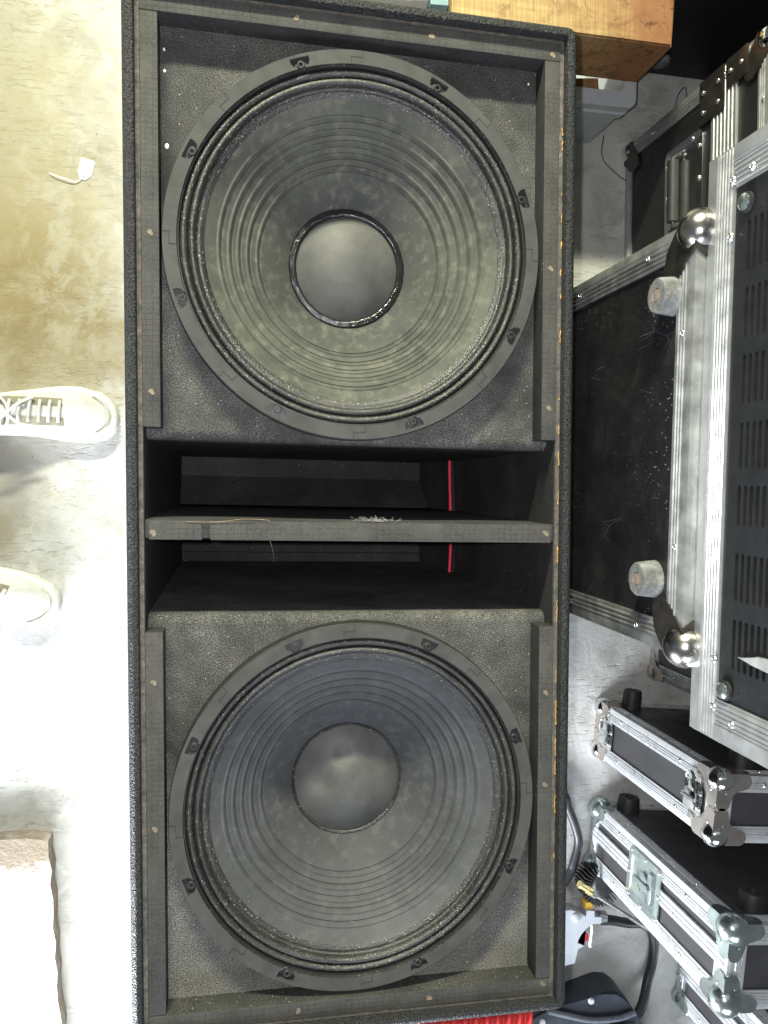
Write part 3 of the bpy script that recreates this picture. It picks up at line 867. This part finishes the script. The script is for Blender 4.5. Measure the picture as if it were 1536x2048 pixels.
for p in ((.001, -.095, .042), (.001, -.033, .075), (.001, -.028, .16), (.001, -.55, .040), (.001, -.602, .042), (.001, -.612, .075), (.001, -.608, .16)): dup(rv, c2, p, (0, -PI / 2, 0))

# pale pointed strip sticking out at the louvres
bm = bmesh.new()
prism(bm, [(0, 0), (.012, .0015), (.026, .006), (.040, .007), (.075, .004), (.075, -.008), (.040, -.006), (.020, -.0035)], -.002, .002, bev=.0006)
o = link('cable_tie', bm, 'tie_grey')
o.location = (.513, -.178, .886); o.rotation_euler = (0, -1.48, 0)
tag(o, 'pale pointed plastic strip sticking out in front of the louvred panel', 'cable tie')

# case at upper right: lid with wide ribbed profiles and a sprung handle
c4 = make_case('flight_case', 'black flight case with wide ribbed lid profiles and sunken handle, near the timber beam', 'flight case',
               (.8254, .724, 0), .015, (.5, .62, .475), ('laminate', 'alu', 'chrome'), .028, group='black flight cases with metal edges', corner='diag', plate_mat='dark_plate', rivet_step=.2)
bm = bmesh.new()
for z0, z1 in ((.318, .392),):
    n_ = 7; pr = [(z0, .0)]
    for q in range(n_):
        a = z0 + (z1 - z0) * q / n_; b = z0 + (z1 - z0) * (q + 1) / n_
        pr += [(a + .0004, .003), (b - .0030, .003), (b - .0024, .0046), (b - .0006, .0046)]
    pr += [(z1, .003), (z1, 0)]
    quadstrip(bm, [[(-x, y, z) for z, x in pr] for y in (-.002, -.618)])
    quadstrip(bm, [[(x_, x + .0, z) for z, x in pr] for x_ in (.002, .498)])
bmesh.ops.recalc_face_normals(bm, faces=bm.faces)
link('lid_profile', bm, 'alu', c4, angle=25)
bm = bmesh.new(); 
for y in (-.012, -.05):
    pass
box(bm, -.007, -.001, -.075, .004, .285, .36, .004); box(bm, -.0074, -.001, -.045, .0045, .365, .425, .004)
link('lid_stay', bm, 'dark_plate', c4)
bm = bmesh.new(); lathe(bm, [(.0045, 0), (.0045, .001), (.0034, .0024), (.0014, .003)], 12, cap_last=True)
rv2 = link('stay_rivet', bm, 'steel', c4); rv2.location = (-.0074, -.02, .30); rv2.rotation_euler = (0, -PI / 2, 0)
for p in ((-.0074, -.055, .30), (-.0074, -.02, .345), (-.0074, -.055, .345), (-.0078, -.02, .38), (-.0078, -.02, .41)): dup(rv2, c4, p, (0, -PI / 2, 0))
def dish_handle(root, y0, y1, z0, z1):
    bm = bmesh.new()
    def rr(y0, y1, z0, z1, r, x, n=5):
        out = []
        for cy, cz, a0 in ((y1 - r, z1 - r, 0), (y0 + r, z1 - r, 90), (y0 + r, z0 + r, 180), (y1 - r, z0 + r, 270)):
            for q in range(n + 1):
                a = math.radians(a0 + 90 * q / n); out.append((x, cy + r * math.cos(a), cz + r * math.sin(a)))
        return out
    rows = [rr(y0, y1, z0, z1, .014, -.0005), rr(y0, y1, z0, z1, .014, -.003), rr(y0 + .016, y1 - .016, z0 + .016, z1 - .016, .008, -.0042), rr(y0 + .020, y1 - .020, z0 + .020, z1 - .020, .006, -.0012)]
    V = quadstrip(bm, rows, True); bm.faces.new(V[-1])
    bmesh.ops.recalc_face_normals(bm, faces=bm.faces)
    h_ = link('handle', bm, 'chrome', root, angle=30)
    bm = bmesh.new()
    tube(bm, [(-.012, y0 + .03, z0 + .045), (-.012, y1 - .03, z0 + .045)], .011, 14)
    link('grip', bm, 'rubber', h_)
    for ya, yb, yc in ((y0 + .022, y0 + .024, y0 + .03), (y1 - .022, y1 - .024, y1 - .03)):
        bm = bmesh.new(); tube(bm, [(-.006, ya, z0 + .06), (-.012, yb, z0 + .045), (-.012, yc, z0 + .045)], .003, 8)
        link('bail', bm, 'steel', h_)
    for y, z in ((y1 - .009, z1 - .03), (y1 - .03, z1 - .008), (y1 - .03, z0 + .008), (y1 - .09, z0 + .008), ((y0 + y1) / 2, z0 + .008), ((y0 + y1) / 2, z1 - .008), (y1 - .09, z1 - .008)):
        dup(rv2, root, (-.0036, y, z), (0, -PI / 2, 0)).name = 'rivet'
dish_handle(c4, -.25, -.075, .165, .292)

# half-hidden case further back
c6 = make_case('flight_case', 'mostly hidden flight case with dull grey corner, on the floor behind the scuffed case', 'flight case',
               (.917, -.10, 0), 0, (.4, .325, .40), ('laminate', 'alu_worn', 'plate'), .03, group='black flight cases with metal edges', plate_mat='plate', rivet_step=.3)

# two (three) shallow cases standing on edge at lower right
def latch(root, y, z, hor=True):
    """draw latch on the -x face"""
    bm = bmesh.new()
    prism(bm, [(-.026, -.030), (.026, -.030), (.026, .012), (.016, .030), (.010, .046), (-.010, .046), (-.016, .030), (-.026, .012)], 0, .0016)
    o = link('latch', bm, 'chrome', root, angle=25)
    o.location = (-.0036, y, z); o.rotation_euler = (0, -PI / 2, 0)
    bm = bmesh.new()
    box(bm, -.017, .017, -.022, .008, .0016, .010, .003); box(bm, -.012, .012, .006, .024, .0016, .008, .003)
    tube(bm, [(-.020, -.004, .009), (.020, -.004, .009)], .0042, 10); tube(bm, smooth_path([(-.014, .010, .008), (-.013, .030, .009), (0, .040, .009), (.013, .030, .009), (.014, .010, .008)], 4), .0024, 8)
    link('lever', bm, 'chrome', o)
    bm = bmesh.new(); box(bm, -.008, .008, -.042, -.029, .0004, .003, .002); link('latch_tongue', bm, 'red_plastic' if False else 'plate', o)
    for x_, y_ in ((-.02, -.018), (.02, -.018), (-.02, .008), (.02, .008)):
        bm = bmesh.new(); lathe(bm, [(.004, .0016), (.0035, .003), (.002, .0036)], 10, x_, y_, cap_last=True); link('rivet', bm, 'steel', o)

c3 = make_case('flight_case', 'shallow black flight case on edge with chrome draw latches, nearest to the louvred rack case', 'flight case',
               (.793, -.4836, 0), -.085, (.50, .110, .445), ('laminate_sheen', 'alu_new', 'chrome'), .026, group='black flight cases with metal edges', rivet_step=.16)
latch(c3, -.055, .055); latch(c3, -.055, .385)
foot(c3, (.055, .0, .040), '+y', .0185, .040); foot(c3, (.075, .0, .395), '+y', .020, .040)

c5 = make_case('flight_case', 'black flight case on edge with ridged aluminium band and sunken butterfly latch, at the right', 'flight case',
               (.789, -.711, 0), -.09, (.52, .135, .495), ('laminate_sheen', 'alu_new', 'zinc'), .030, group='black flight cases with metal edges', plate_mat='zinc', rivet_step=.17, ballr=.026)
foot(c5, (.06, .0, .035), '+y', .022, .030); foot(c5, (.075, .0, .44), '+y', .022, .030)
def band(root, y0, y1, dz):
    bm = bmesh.new(); pr = [(y0, 0)]
    for q in (0, .33, .66): 
        L = y1 - y0; pr += [(y0 + L * q + .0005, .0036), (y0 + L * (q + .24), .0036), (y0 + L * (q + .26), .0052), (y0 + L * (q + .32), .0052)]
    pr += [(y1, .0036), (y1, 0)]
    quadstrip(bm, [[(-x, y, z) for y, x in pr] for z in (.004, dz - .004)])
    bmesh.ops.recalc_face_normals(bm, faces=bm.faces)
    link('lid_band', bm, 'alu_new', root, angle=25)
band(c5, -.074, -.045, .495)
def butterfly(root, y, z):
    bm = bmesh.new()
    def rr(hy, hz, r, x, n=5):
        out = []
        for sy, sz, a0 in ((1, 1, 0), (-1, 1, 90), (-1, -1, 180), (1, -1, 270)):
            for q in range(n + 1):
                a = math.radians(a0 + 90 * q / n); out.append((x, y + sy * (hy - r) + r * math.cos(a), z + sz * (hz - r) + r * math.sin(a)))
        return out
    V = quadstrip(bm, [rr(.050, .060, .012, -.0036), rr(.050, .060, .012, -.0068), rr(.038, .047, .006, -.0078), rr(.034, .043, .005, -.0052)], True); bm.faces.new(V[-1])
    bmesh.ops.recalc_face_normals(bm, faces=bm.faces)
    o = link('butterfly_latch', bm, 'zinc', root, angle=30)
    bm = bmesh.new(); lathe(bm, [(.020, 0), (.020, .003), (.016, .005), (.006, .006)], 24, cap_last=True)
    prism(bm, [(-.024, -.006), (.024, -.006), (.030, 0), (.024, .006), (-.024, .006), (-.030, 0)], .005, .009, bev=.001)
    k_ = link('latch_knob', bm, 'zinc', o); k_.location = (-.0055, y, z); k_.rotation_euler = (0, -PI / 2, .0)
    bm = bmesh.new(); box(bm, -.010, -.004, y - .030, y + .030, z + .018, z + .034, .002); link('latch_plate', bm, 'zinc', o)
    for dy, dz in ((-.044, .05), (.044, .05), (-.044, -.05), (.044, -.05), (0, .054), (0, -.054), (.045, 0), (-.045, 0)):
        bm = bmesh.new(); lathe(bm, [(.0042, 0), (.0036, .002), (.0016, .0028)], 10, cap_last=True)
        r_ = link('rivet', bm, 'steel', o); r_.location = (-.0068, y + dy, z + dz); r_.rotation_euler = (0, -PI / 2, 0)
butterfly(c5, -.062, .235)

c7 = make_case('flight_case', 'flight case cut off by the lower photo edge, right of the black hose and bag', 'flight case',
               (1.0105, -1.045, 0), -.09, (.45, .135, .40), ('laminate_sheen', 'alu_new', 'zinc'), .030, group='black flight cases with metal edges', plate_mat='zinc', rivet_step=.2)
band(c7, -.074, -.045, .40)

# ------------------------------------------------------------------ crate, timber, black cabinet at top right
cr = thing('plastic_crate', 'grey plastic crate with rounded rim holding wood offcuts, under the timber beam', 'crate', (.746, .731, 0), .0)
def rrect(x0, x1, y0, y1, r, z, n=5):
    out = []
    for cx_, cy_, a0 in ((x1 - r, y1 - r, 0), (x0 + r, y1 - r, 90), (x0 + r, y0 + r, 180), (x1 - r, y0 + r, 270)):
        for q in range(n + 1):
            a = math.radians(a0 + 90 * q / n); out.append((cx_ + r * math.cos(a), cy_ + r * math.sin(a), z))
    return out
CW, CD, CH = .50, .34, .18
bm = bmesh.new()
quadstrip(bm, [rrect(-CW, 0, 0, CD, .012, 0), rrect(-CW, 0, 0, CD, .012, .135)], True)
quadstrip(bm, [rrect(-CW + .022, -.022, .022, CD - .022, .01, .18), rrect(-CW + .026, -.026, .026, CD - .026, .01, .012)], True)
V = quadstrip(bm, [rrect(-CW + .026, -.026, .026, CD - .026, .01, .0122)], True); bm.faces.new(V[0])
bmesh.ops.recalc_face_normals(bm, faces=bm.faces)
link('crate_body', bm, 'grey_plastic', cr)
bm = bmesh.new()
quadstrip(bm, [rrect(-CW, 0, 0, CD, .012, .132), rrect(-CW - .005, .005, -.005, CD + .005, .014, .132), rrect(-CW - .005, .005, -.005, CD + .005, .014, .146), rrect(-CW, 0, 0, CD, .012, .147),
               rrect(-CW, 0, 0, CD, .012, .160), rrect(-CW - .006, .006, -.006, CD + .006, .016, .161), rrect(-CW - .006, .006, -.006, CD + .006, .016, .179), rrect(-CW - .004, .004, -.004, CD + .004, .015, .1815), rrect(-CW + .022, -.022, .022, CD - .022, .01, .1815)], True)
bmesh.ops.recalc_face_normals(bm, faces=bm.faces)
link('crate_rim', bm, 'pale_plastic', cr, angle=30)
for i, (x0, x1, y0, y1, z0, z1, rz) in enumerate(((.62, .70, .762, .80, .02, .125, .1), (.52, .61, .765, .83, .02, .15, -.06))):
    bm = bmesh.new(); box(bm, -(x1 - x0) / 2, (x1 - x0) / 2, -(y1 - y0) / 2, (y1 - y0) / 2, 0, z1 - z0, .002)
    o = link('wood_offcut', bm, 'wood_plank'); o.location = ((x0 + x1) / 2, (y0 + y1) / 2, z0); o.rotation_euler = (0, 0, rz)
    tag(o, ('short brown wood offcut in the grey crate, at its right end', 'brown wood offcut in the grey crate, hidden mostly by the black loudspeaker')[i], 'offcut')
bm = bmesh.new()
poly = [(.3475, .775), (.748, .772), (.752, .86), (.3475, .90)]
lo, hi = prism(bm, poly, .184, .312, bev=.003)
be = link('wooden_beam', bm, 'wood_beam')
tag(be, 'thick sawn timber beam, yellow to reddish brown, lying across the grey crate', 'beam')

bc = thing('black_cabinet', 'tall black cabinet with a grey round foot, behind the timber beam', 'cabinet', (.72, .893, 0), -.01)
bm = bmesh.new(); box(bm, 0, 1.3, 0, .5, 0, .75, .006); link('cabinet_body', bm, 'black_metal', bc)
f_ = foot(bc, (.145, 0, .058), '-y', .020, .010, 'worn_rubber', True)
bm = bmesh.new()
lathe(bm, [(.030, .0), (.030, .11), (.026, .118), (.012, .12)], 28, cap_last=True); 
o = link('black_roller', bm, 'rubber'); o.location = (.915, .768, .032); o.rotation_euler = (0, -PI / 2 + .0, .55)
o.rotation_euler = (PI / 2, 0, 1.05)
tag(o, 'short black roller lying on the floor behind the flight case with lid profiles', 'roller')
bm = bmesh.new()
tube(bm, smooth_path([(.93, .80, .004), (.925, .835, .03), (.935, .85, .04), (.945, .835, .03), (.95, .80, .004)], 6), .0012, 6)
o = link('wire_loop', bm, 'steel'); tag(o, 'thin bent wire loop standing on the floor beside the black roller', 'wire')
bm = bmesh.new()
tube(bm, smooth_path([(.748, .728, .05), (.765, .70, .01), (.80, .672, .004), (.83, .655, .004), (.86, .64, .004)], 8), .0010, 6)
o = link('thin_wire', bm, 'cable'); tag(o, 'thin dark wire running over the floor from the grey crate', 'wire')
# things past the top edge of the loudspeaker
pn = thing('slatted_board', 'cream slatted board just past the top edge of the loudspeaker', 'board', (.1854, .7965, 0), .09)
bm = bmesh.new(); box(bm, -.2, .128, 0, .3, .0, .294, .003); link('backing', bm, 'cream_plastic', pn)
for i in range(8):
    bm = bmesh.new(); box(bm, -.195 + i * .041, -.195 + i * .041 + .0385, 0.001, .3, .2945, .300, .002); link('slat', bm, 'cream_plastic', pn)
bm = bmesh.new(); box(bm, -.016, .016, 0, .3, 0, .30, .003)
o = link('teal_box', bm, 'teal_plastic'); o.location = (.329, .80, 0); o.rotation_euler = (0, 0, .05)
tag(o, 'narrow teal grey box between the cream slatted board and the timber beam', 'box')

# ------------------------------------------------------------------ floor clutter at lower right
bm = bmesh.new()
tube(bm, smooth_path([(.60, -.62, .012), (.70, -.675, .012), (.7199, -.7143, .012), (.7385, -.7601, .012), (.7452, -.7941, .012), (.7345, -.8381, .012), (.7235, -.8653, .012), (.66, -.95, .012)], 8), .0095, 12)
o = link('power_cable', bm, 'cable'); tag(o, 'black cable curving out from under the loudspeaker beside the butterfly latch case', 'cable')
bm = bmesh.new()
tube(bm, smooth_path([(.792, -.9585, .035), (.82, -.963, .033), (.86, -.977, .025), (.905, -.99, .014), (.93, -1.02, .012), (.932, -1.07, .012), (.915, -1.12, .02), (.883, -1.16, .05), (.84, -1.178, .065), (.80, -1.18, .075)], 8), .0105, 12)
ho = link('air_hose', bm, 'cable'); tag(ho, 'black rubber hose looping from the spray gun down to the black bag', 'hose')
# blow gun
gun = thing('spray_gun', 'pale grey plastic spray gun with red trigger lying beside the loudspeaker', 'spray gun', (.74, -.95, 0))
def px2(zx, zy, z=.04):
    # outline of the gun measured on the floor plane, metres
    u = (1100 + .2839 * zx - 768) / 1580; v = (1600 + .2839 * zy - 1024) / 1580
    d = R @ Vector((u, v, 1)); t_ = (z - 1.62) / d.z; return (d.x * t_ - .74, d.y * t_ + .95)
GUN = [px2(*p) for p in ((60, 765), (130, 755), (185, 770), (238, 800), (243, 760), (297, 762), (297, 803), (345, 806), (345, 850), (292, 852), (262, 868), (235, 890), (205, 925), (185, 960), (178, 985), (225, 1005), (182, 1030), (158, 1128), (90, 1145), (60, 1100))]
bm = bmesh.new(); lo, hi = prism(bm, GUN, .018, .052); bmesh.ops.triangulate(bm, faces=[f for f in bm.faces if len(f.verts) > 4]); link('gun_body', bm, 'pale_plastic', gun, angle=25)
bm = bmesh.new(); a = px2(185, 830, .055); lathe(bm, [(.010, .050), (.010, .056), (.007, .058)], 20, a[0], a[1], cap_last=True); link('pivot', bm, 'pale_plastic', gun)
bm = bmesh.new(); prism(bm, [px2(*p) for p in ((215, 935), (245, 925), (265, 945), (262, 985), (240, 990), (222, 965))], .022, .046, bev=.002); link('trigger', bm, 'red_plastic', gun)
bm = bmesh.new(); tube(bm, smooth_path([px2(262, 862) + (.04,), px2(280, 860) + (.044,), px2(286, 900) + (.046,), px2(278, 970) + (.046,), px2(276, 1018) + (.044,), px2(288, 1024) + (.042,)], 5), .0032, 8); link('lever', bm, 'cream_plastic', gun)
bm = bmesh.new(); a = px2(270, 742); box(bm, a[0] - .009, a[0] + .009, a[1] - .012, a[1] + .010, .022, .046, .003); link('nozzle_cap', bm, 'yellow', gun)
bm = bmesh.new(); a = px2(345, 828); b = px2(395, 832); tube(bm, [a + (.035,), b + (.035,)], .0125, 16); link('hose_clamp', bm, 'steel', gun)
# round brush
br_ = thing('round_brush', 'black round finned brush wheel behind the brass tipped rod', 'brush', (.786, -.873, 0), .3)
bm = bmesh.new(); lathe(bm, [(.026, .0), (.026, .05), (.020, .056), (.004, .058)], 24, cap_last=True); link('hub', bm, 'rubber', br_)
bm = bmesh.new()
for i in range(34):
    a = 2 * PI * i / 34; m_ = Matrix.Rotation(a, 4, 'Z'); n0 = len(bm.verts)
    fs = box(bm, .020, .046, -.0013, .0013, .006, .052)
    for v in {v for f in fs for v in f.verts}: v.co = m_ @ v.co
link('fins', bm, 'rubber', br_)
# lance
ln = thing('metal_lance', 'steel rod with a brass tip lying across the round black brush', 'rod', (.7193, -.8509, .075))
d0 = Vector((.175, -.122, .0)).normalized()
bm = bmesh.new(); tube(bm, [d0 * .035, d0 * .20], .0048, 12); link('rod', bm, 'steel', ln)
bm = bmesh.new(); tube(bm, [d0 * 0, d0 * .004, d0 * .0045, d0 * .024, d0 * .0245, d0 * .034, d0 * .036], [.0075, .0085, .0068, .0068, .0090, .0090, .0052], 14); link('brass_tip', bm, 'brass', ln)
bm = bmesh.new(); tube(bm, [d0 * .036 , d0 * .048], .0085, 6); link('nut', bm, 'steel', ln)
# bag
bag = thing('black_bag', 'flat black plastic tool bag with grey stud at the bottom edge of the photo', 'bag', (.75, -1.14, 0))
def px3(px, py, z):
    u = (px - 768) / 1580; v = (py - 1024) / 1580
    d = R @ Vector((u, v, 1)); t_ = (z - 1.62) / d.z; return (d.x * t_ - .75, d.y * t_ + 1.14)
BZT = .07
ol = [px3(px, py, BZT) for px, py in ((1040, 2048), (1090, 2020), (1131, 2015), (1165, 2001), (1194, 1990), (1214, 1983), (1236, 1984), (1252, 1995), (1266, 2018), (1290, 2056), (1320, 2110), (1300, 2160), (1150, 2170), (1030, 2120))]
bm = bmesh.new(); lo, hi = prism(bm, ol, 0, BZT, bev=.006); bmesh.ops.triangulate(bm, faces=[f for f in bm.faces if len(f.verts) > 4]); link('bag_body', bm, 'bag', bag, angle=40)
bm = bmesh.new(); tube(bm, smooth_path([px3(1095, 2022, .075) + (.075,), px3(1130, 2030, .076) + (.076,), px3(1180, 2040, .077) + (.077,), px3(1235, 2037, .077) + (.077,), px3(1270, 2025, .075) + (.075,)], 6), .006, 10); link('strap', bm, 'strap', bag)
for px, py in ((1184, 2004), (1086, 2046)):
    bm = bmesh.new(); a = px3(px, py, .075); lathe(bm, [(.0068, .066), (.0068, .073), (.005, .0755)], 16, a[0], a[1], cap_last=True); link('stud', bm, 'pale_plastic', bag)
bm = bmesh.new(); a = px3(1187, 1992, .04); lathe(bm, [(.016, 0), (.016, .05), (.012, .052)], 22, a[0] + .0, a[1] + .002, cap_last=True); link('knob', bm, 'strap', bag)
# red ribbed hose bundle
bm = bmesh.new(); rows = []
N = 240
for i in range(N + 1):
    f = i / N; x = .36 + .262 * f
    r = .048 + .0045 * math.sin(f * 2 * PI * 11)
    if f > .93: r *= math.sqrt(max(0.02, 1 - ((f - .93) / .07) ** 2))
    sl = .014
    rows.append([(x + sl * math.cos(2 * PI * q / 40) * (1 if f < .95 else .3), -1.150 + r * math.cos(2 * PI * q / 40), .05 + r * math.sin(2 * PI * q / 40)) for q in range(40)])
V = quadstrip(bm, rows, True); bm.faces.new(V[-1])
bmesh.ops.recalc_face_normals(bm, faces=bm.faces)
o = link('ribbed_tube', bm, 'red_plastic', angle=60); tag(o, 'bright red ribbed plastic tube at the bottom edge beside the black bag', 'tube')

# ------------------------------------------------------------------ price tag on the floor
tg = thing('price_tag', 'small white card tag with a white string on the stained floor', 'tag', (-.2896, .5896, 0), -.25)
bm = bmesh.new(); prism(bm, [(-.013, -.008), (-.006, -.019), (.004, -.019), (.0125, -.008), (.0125, .020), (-.013, .020)], .001, .0022); link('card', bm, 'white_card', tg)
bm = bmesh.new(); tube(bm, smooth_path([(-.001, -.015, .003), (-.008, -.026, .003), (-.016, -.030, .004), (-.030, -.030, .006), (-.048, -.030, .005), (-.060, -.028, .003)], 6), .0009, 6); link('string', bm, 'white_card', tg)
bm = bmesh.new(); lathe(bm, [(.0014, .0024), (.0007, .0026)], 10, -.001, -.014, cap_last=True); link('eyelet', bm, 'seam', tg)

# ------------------------------------------------------------------ person: only shoes and legs reach the picture
person = thing('person', 'person in white lace-up canvas shoes and blue jeans standing beside the loudspeaker', 'person', (-.5, 0, 0))
def shoe(toe, ang, mirror):
    """loft: t=0 heel .. 1 toe, local x forward"""
    L = .298
    def width(t_):   # half width
        k_ = [(0, .012), (.03, .024), (.10, .033), (.3, .034), (.5, .039), (.68, .047), (.8, .048), (.9, .041), (.96, .028), (.99, .014), (1, .0008)]
        for (a, b), (c_, d) in zip(k_[:-1], k_[1:]):
            if t_ <= c_: return b + (d - b) * (t_ - a) / (c_ - a)
        return .004
    def hgt(t_):
        k_ = [(0, .070), (.1, .082), (.28, .090), (.4, .086), (.55, .070), (.7, .055), (.85, .047), (.95, .040), (.985, .033), (1, .0232)]
        for (a, b), (c_, d) in zip(k_[:-1], k_[1:]):
            if t_ <= c_: return b + (d - b) * (t_ - a) / (c_ - a)
        return .03
    def bend(t_): return mirror * (.010 * math.sin(PI * t_) - .008 * t_)
    ca, sa = math.cos(ang), math.sin(ang)
    def wp(x, y, z): return (toe[0] + .5 + (x - L) * ca - y * sa, toe[1] + (x - L) * sa + y * ca, z)
    ts = [i / 44 for i in range(45)]; ts = [.5 - .5 * math.cos(PI * t_) for t_ in ts]
    bm = bmesh.new(); rows = []
    for t_ in ts:
        w_, h_ = width(t_), hgt(t_); row = []
        for q in range(25):
            a = PI * q / 24; c_ = math.cos(a); s_ = math.sin(a)
            y = bend(t_) + w_ * (abs(c_) ** .7) * (1 if c_ > 0 else -1) * (1 - .30 * s_ * (1 if t_ < .75 else .4)); z = .022 + (h_ - .022) * (s_ ** .8)
            row.append(wp(t_ * L, y, z))
        rows.append(row)
    quadstrip(bm, rows); bmesh.ops.recalc_face_normals(bm, faces=bm.faces)
    up_ = link('shoe', bm, 'canvas', person, angle=70)
    # sole with foxing band
    bm = bmesh.new(); outl = [(t_, 1) for t_ in ts] + [(t_, -1) for t_ in reversed(ts)]
    rows = []
    for grow, z in ((-.002, .0), (.003, .002), (.0055, .012), (.0050, .024), (.0035, .031), (.0005, .034), (-.012, .0335)):
        rows.append([wp(t_ * L + (grow if t_ > .9 else (-grow if t_ < .1 else 0)), bend(t_) + s_ * (width(t_) + grow), z) for t_, s_ in outl])
    V = quadstrip(bm, rows, True); bmesh.ops.recalc_face_normals(bm, faces=bm.faces)
    link('sole', bm, 'shoe_sole', up_, angle=50)
    # toe seam
    bm = bmesh.new(); pts = []
    for q in range(21):
        a = -1.25 + 2.5 * q / 20; t_ = .965 - .11 * (1 - math.cos(a)) * 1.2; y = bend(t_) + .036 * math.sin(a) * 1.02
        zt = .022 + (hgt(t_) - .022) * max(.2, math.cos(a * .86)) ** .55 + .0012
        pts.append(wp(t_ * L, y, min(zt, .052)))
    tube(bm, pts, .0016, 6); link('toe_seam', bm, 'seam_cloth', up_)
    # lacing: eyestay, tongue, laces
    bm = bmesh.new()
    for s_ in (-1, 1):
        rows = []
        for q in range(14):
            t_ = .36 + .34 * q / 13; z = hgt(t_) + .001
            rows.append([wp(t_ * L, bend(t_) + s_ * (.010 + .004 * (1 - q / 13)), z - .001), wp(t_ * L, bend(t_) + s_ * .019, z - .001), wp(t_ * L, bend(t_) + s_ * .026, z - .006)])
        quadstrip(bm, rows)
    bmesh.ops.recalc_face_normals(bm, faces=bm.faces)
    link('eyestay', bm, 'eyestay', up_)
    bm = bmesh.new()
    for q in range(6):
        t_ = .40 + .27 * q / 5; z = hgt(t_) + .004
        tube(bm, smooth_path([wp(t_ * L, bend(t_) - .020, z - .003), wp(t_ * L + .003, bend(t_), z + .002), wp(t_ * L + .006, bend(t_) + .020, z - .003)], 4), .0032, 6)
    z = hgt(.40) + .008
    for s_ in (-1, 1):
        x0 = .40 * L
        tube(bm, smooth_path([wp(x0, 0, z), wp(x0 - .02, s_ * .020, z + .006), wp(x0 - .035, s_ * .034, z + .002), wp(x0 - .020, s_ * .040, z - .008), wp(x0, s_ * .018, z - .001), wp(x0 + .004, 0, z)], 6), .0026, 6)
        tube(bm, smooth_path([wp(x0, 0, z), wp(x0 + .02, s_ * .018, z - .004), wp(x0 + .045, s_ * .028 + .004, z - .018)], 6), .0026, 6)
    link('laces', bm, 'lace', up_)
shoe((-.232, .124, 0), .06, 1)
shoe((-.345, -.262, 0), -.42, -1)
bm = bmesh.new()
def leg(pts, rs): tube(bm, smooth_path(pts, 6), [rs[0] + (rs[-1] - rs[0]) * i / ((len(pts) - 1) * 6) for i in range((len(pts) - 1) * 6 + 1)], 20)
leg([(-.055, .104, .065), (-.06, .10, .25), (-.05, .09, .48), (-.10, .02, .92)], (.062, .098))
leg([(-.125, -.155, .065), (-.125, -.15, .25), (-.10, -.13, .48), (-.10, -.08, .92)], (.062, .098))
sphere(bm, (-.10, -.03, .93), .15, 20, sx=.85, sy=1.1, sz=.9)
link('trousers', bm, 'denim', person, angle=70)

# ------------------------------------------------------------------ light
wd = bpy.data.worlds.new('World'); S.world = wd; wd.use_nodes = True
bg = wd.node_tree.nodes['Background']; bg.inputs[0].default_value = (.92, .96, 1.0, 1); bg.inputs[1].default_value = .13
def area(name, loc, target, sx, sy, power, col):
    l = bpy.data.lights.new(name, 'AREA'); l.shape = 'RECTANGLE'; l.size = sx; l.size_y = sy; l.energy = power; l.color = col
    o = bpy.data.objects.new(name, l); COL.objects.link(o); o.location = loc
    d = Vector(target) - Vector(loc); o.rotation_euler = d.to_track_quat('-Z', 'Y').to_euler(); return o
area('tube_lamp', (-.35, 2.40, 2.02), (.05, .0, .4), .9, .12, 200, (.985, 1.0, .75))
area('daylight_door', (-.70, -1.85, .50), (-.1, -.5, .12), 1.0, .30, 165, (.88, .94, 1.0))
area('cool_fill_high', (.25, -2.7, 2.0), (.1, -.3, .5), 1.6, 1.2, 60, (.80, .89, 1.0))  # added soft cool fill for the lower cone, source unseen
fl_ = bpy.data.lights.new('phone_flash', 'POINT'); fl_.energy = 43; fl_.shadow_soft_size = .006; fl_.color = (.98, .985, 1)
fo = bpy.data.objects.new('phone_flash', fl_); COL.objects.link(fo); fo.location = (-.028, .012, 1.625)

S.render.engine = 'CYCLES'
S.view_settings.view_transform = 'Standard'; S.view_settings.look = 'None'; S.view_settings.exposure = 0; S.view_settings.gamma = 1
S.view_settings.use_curve_mapping = False
S.render.resolution_x = 768; S.render.resolution_y = 1024
S.cycles.max_bounces = 6
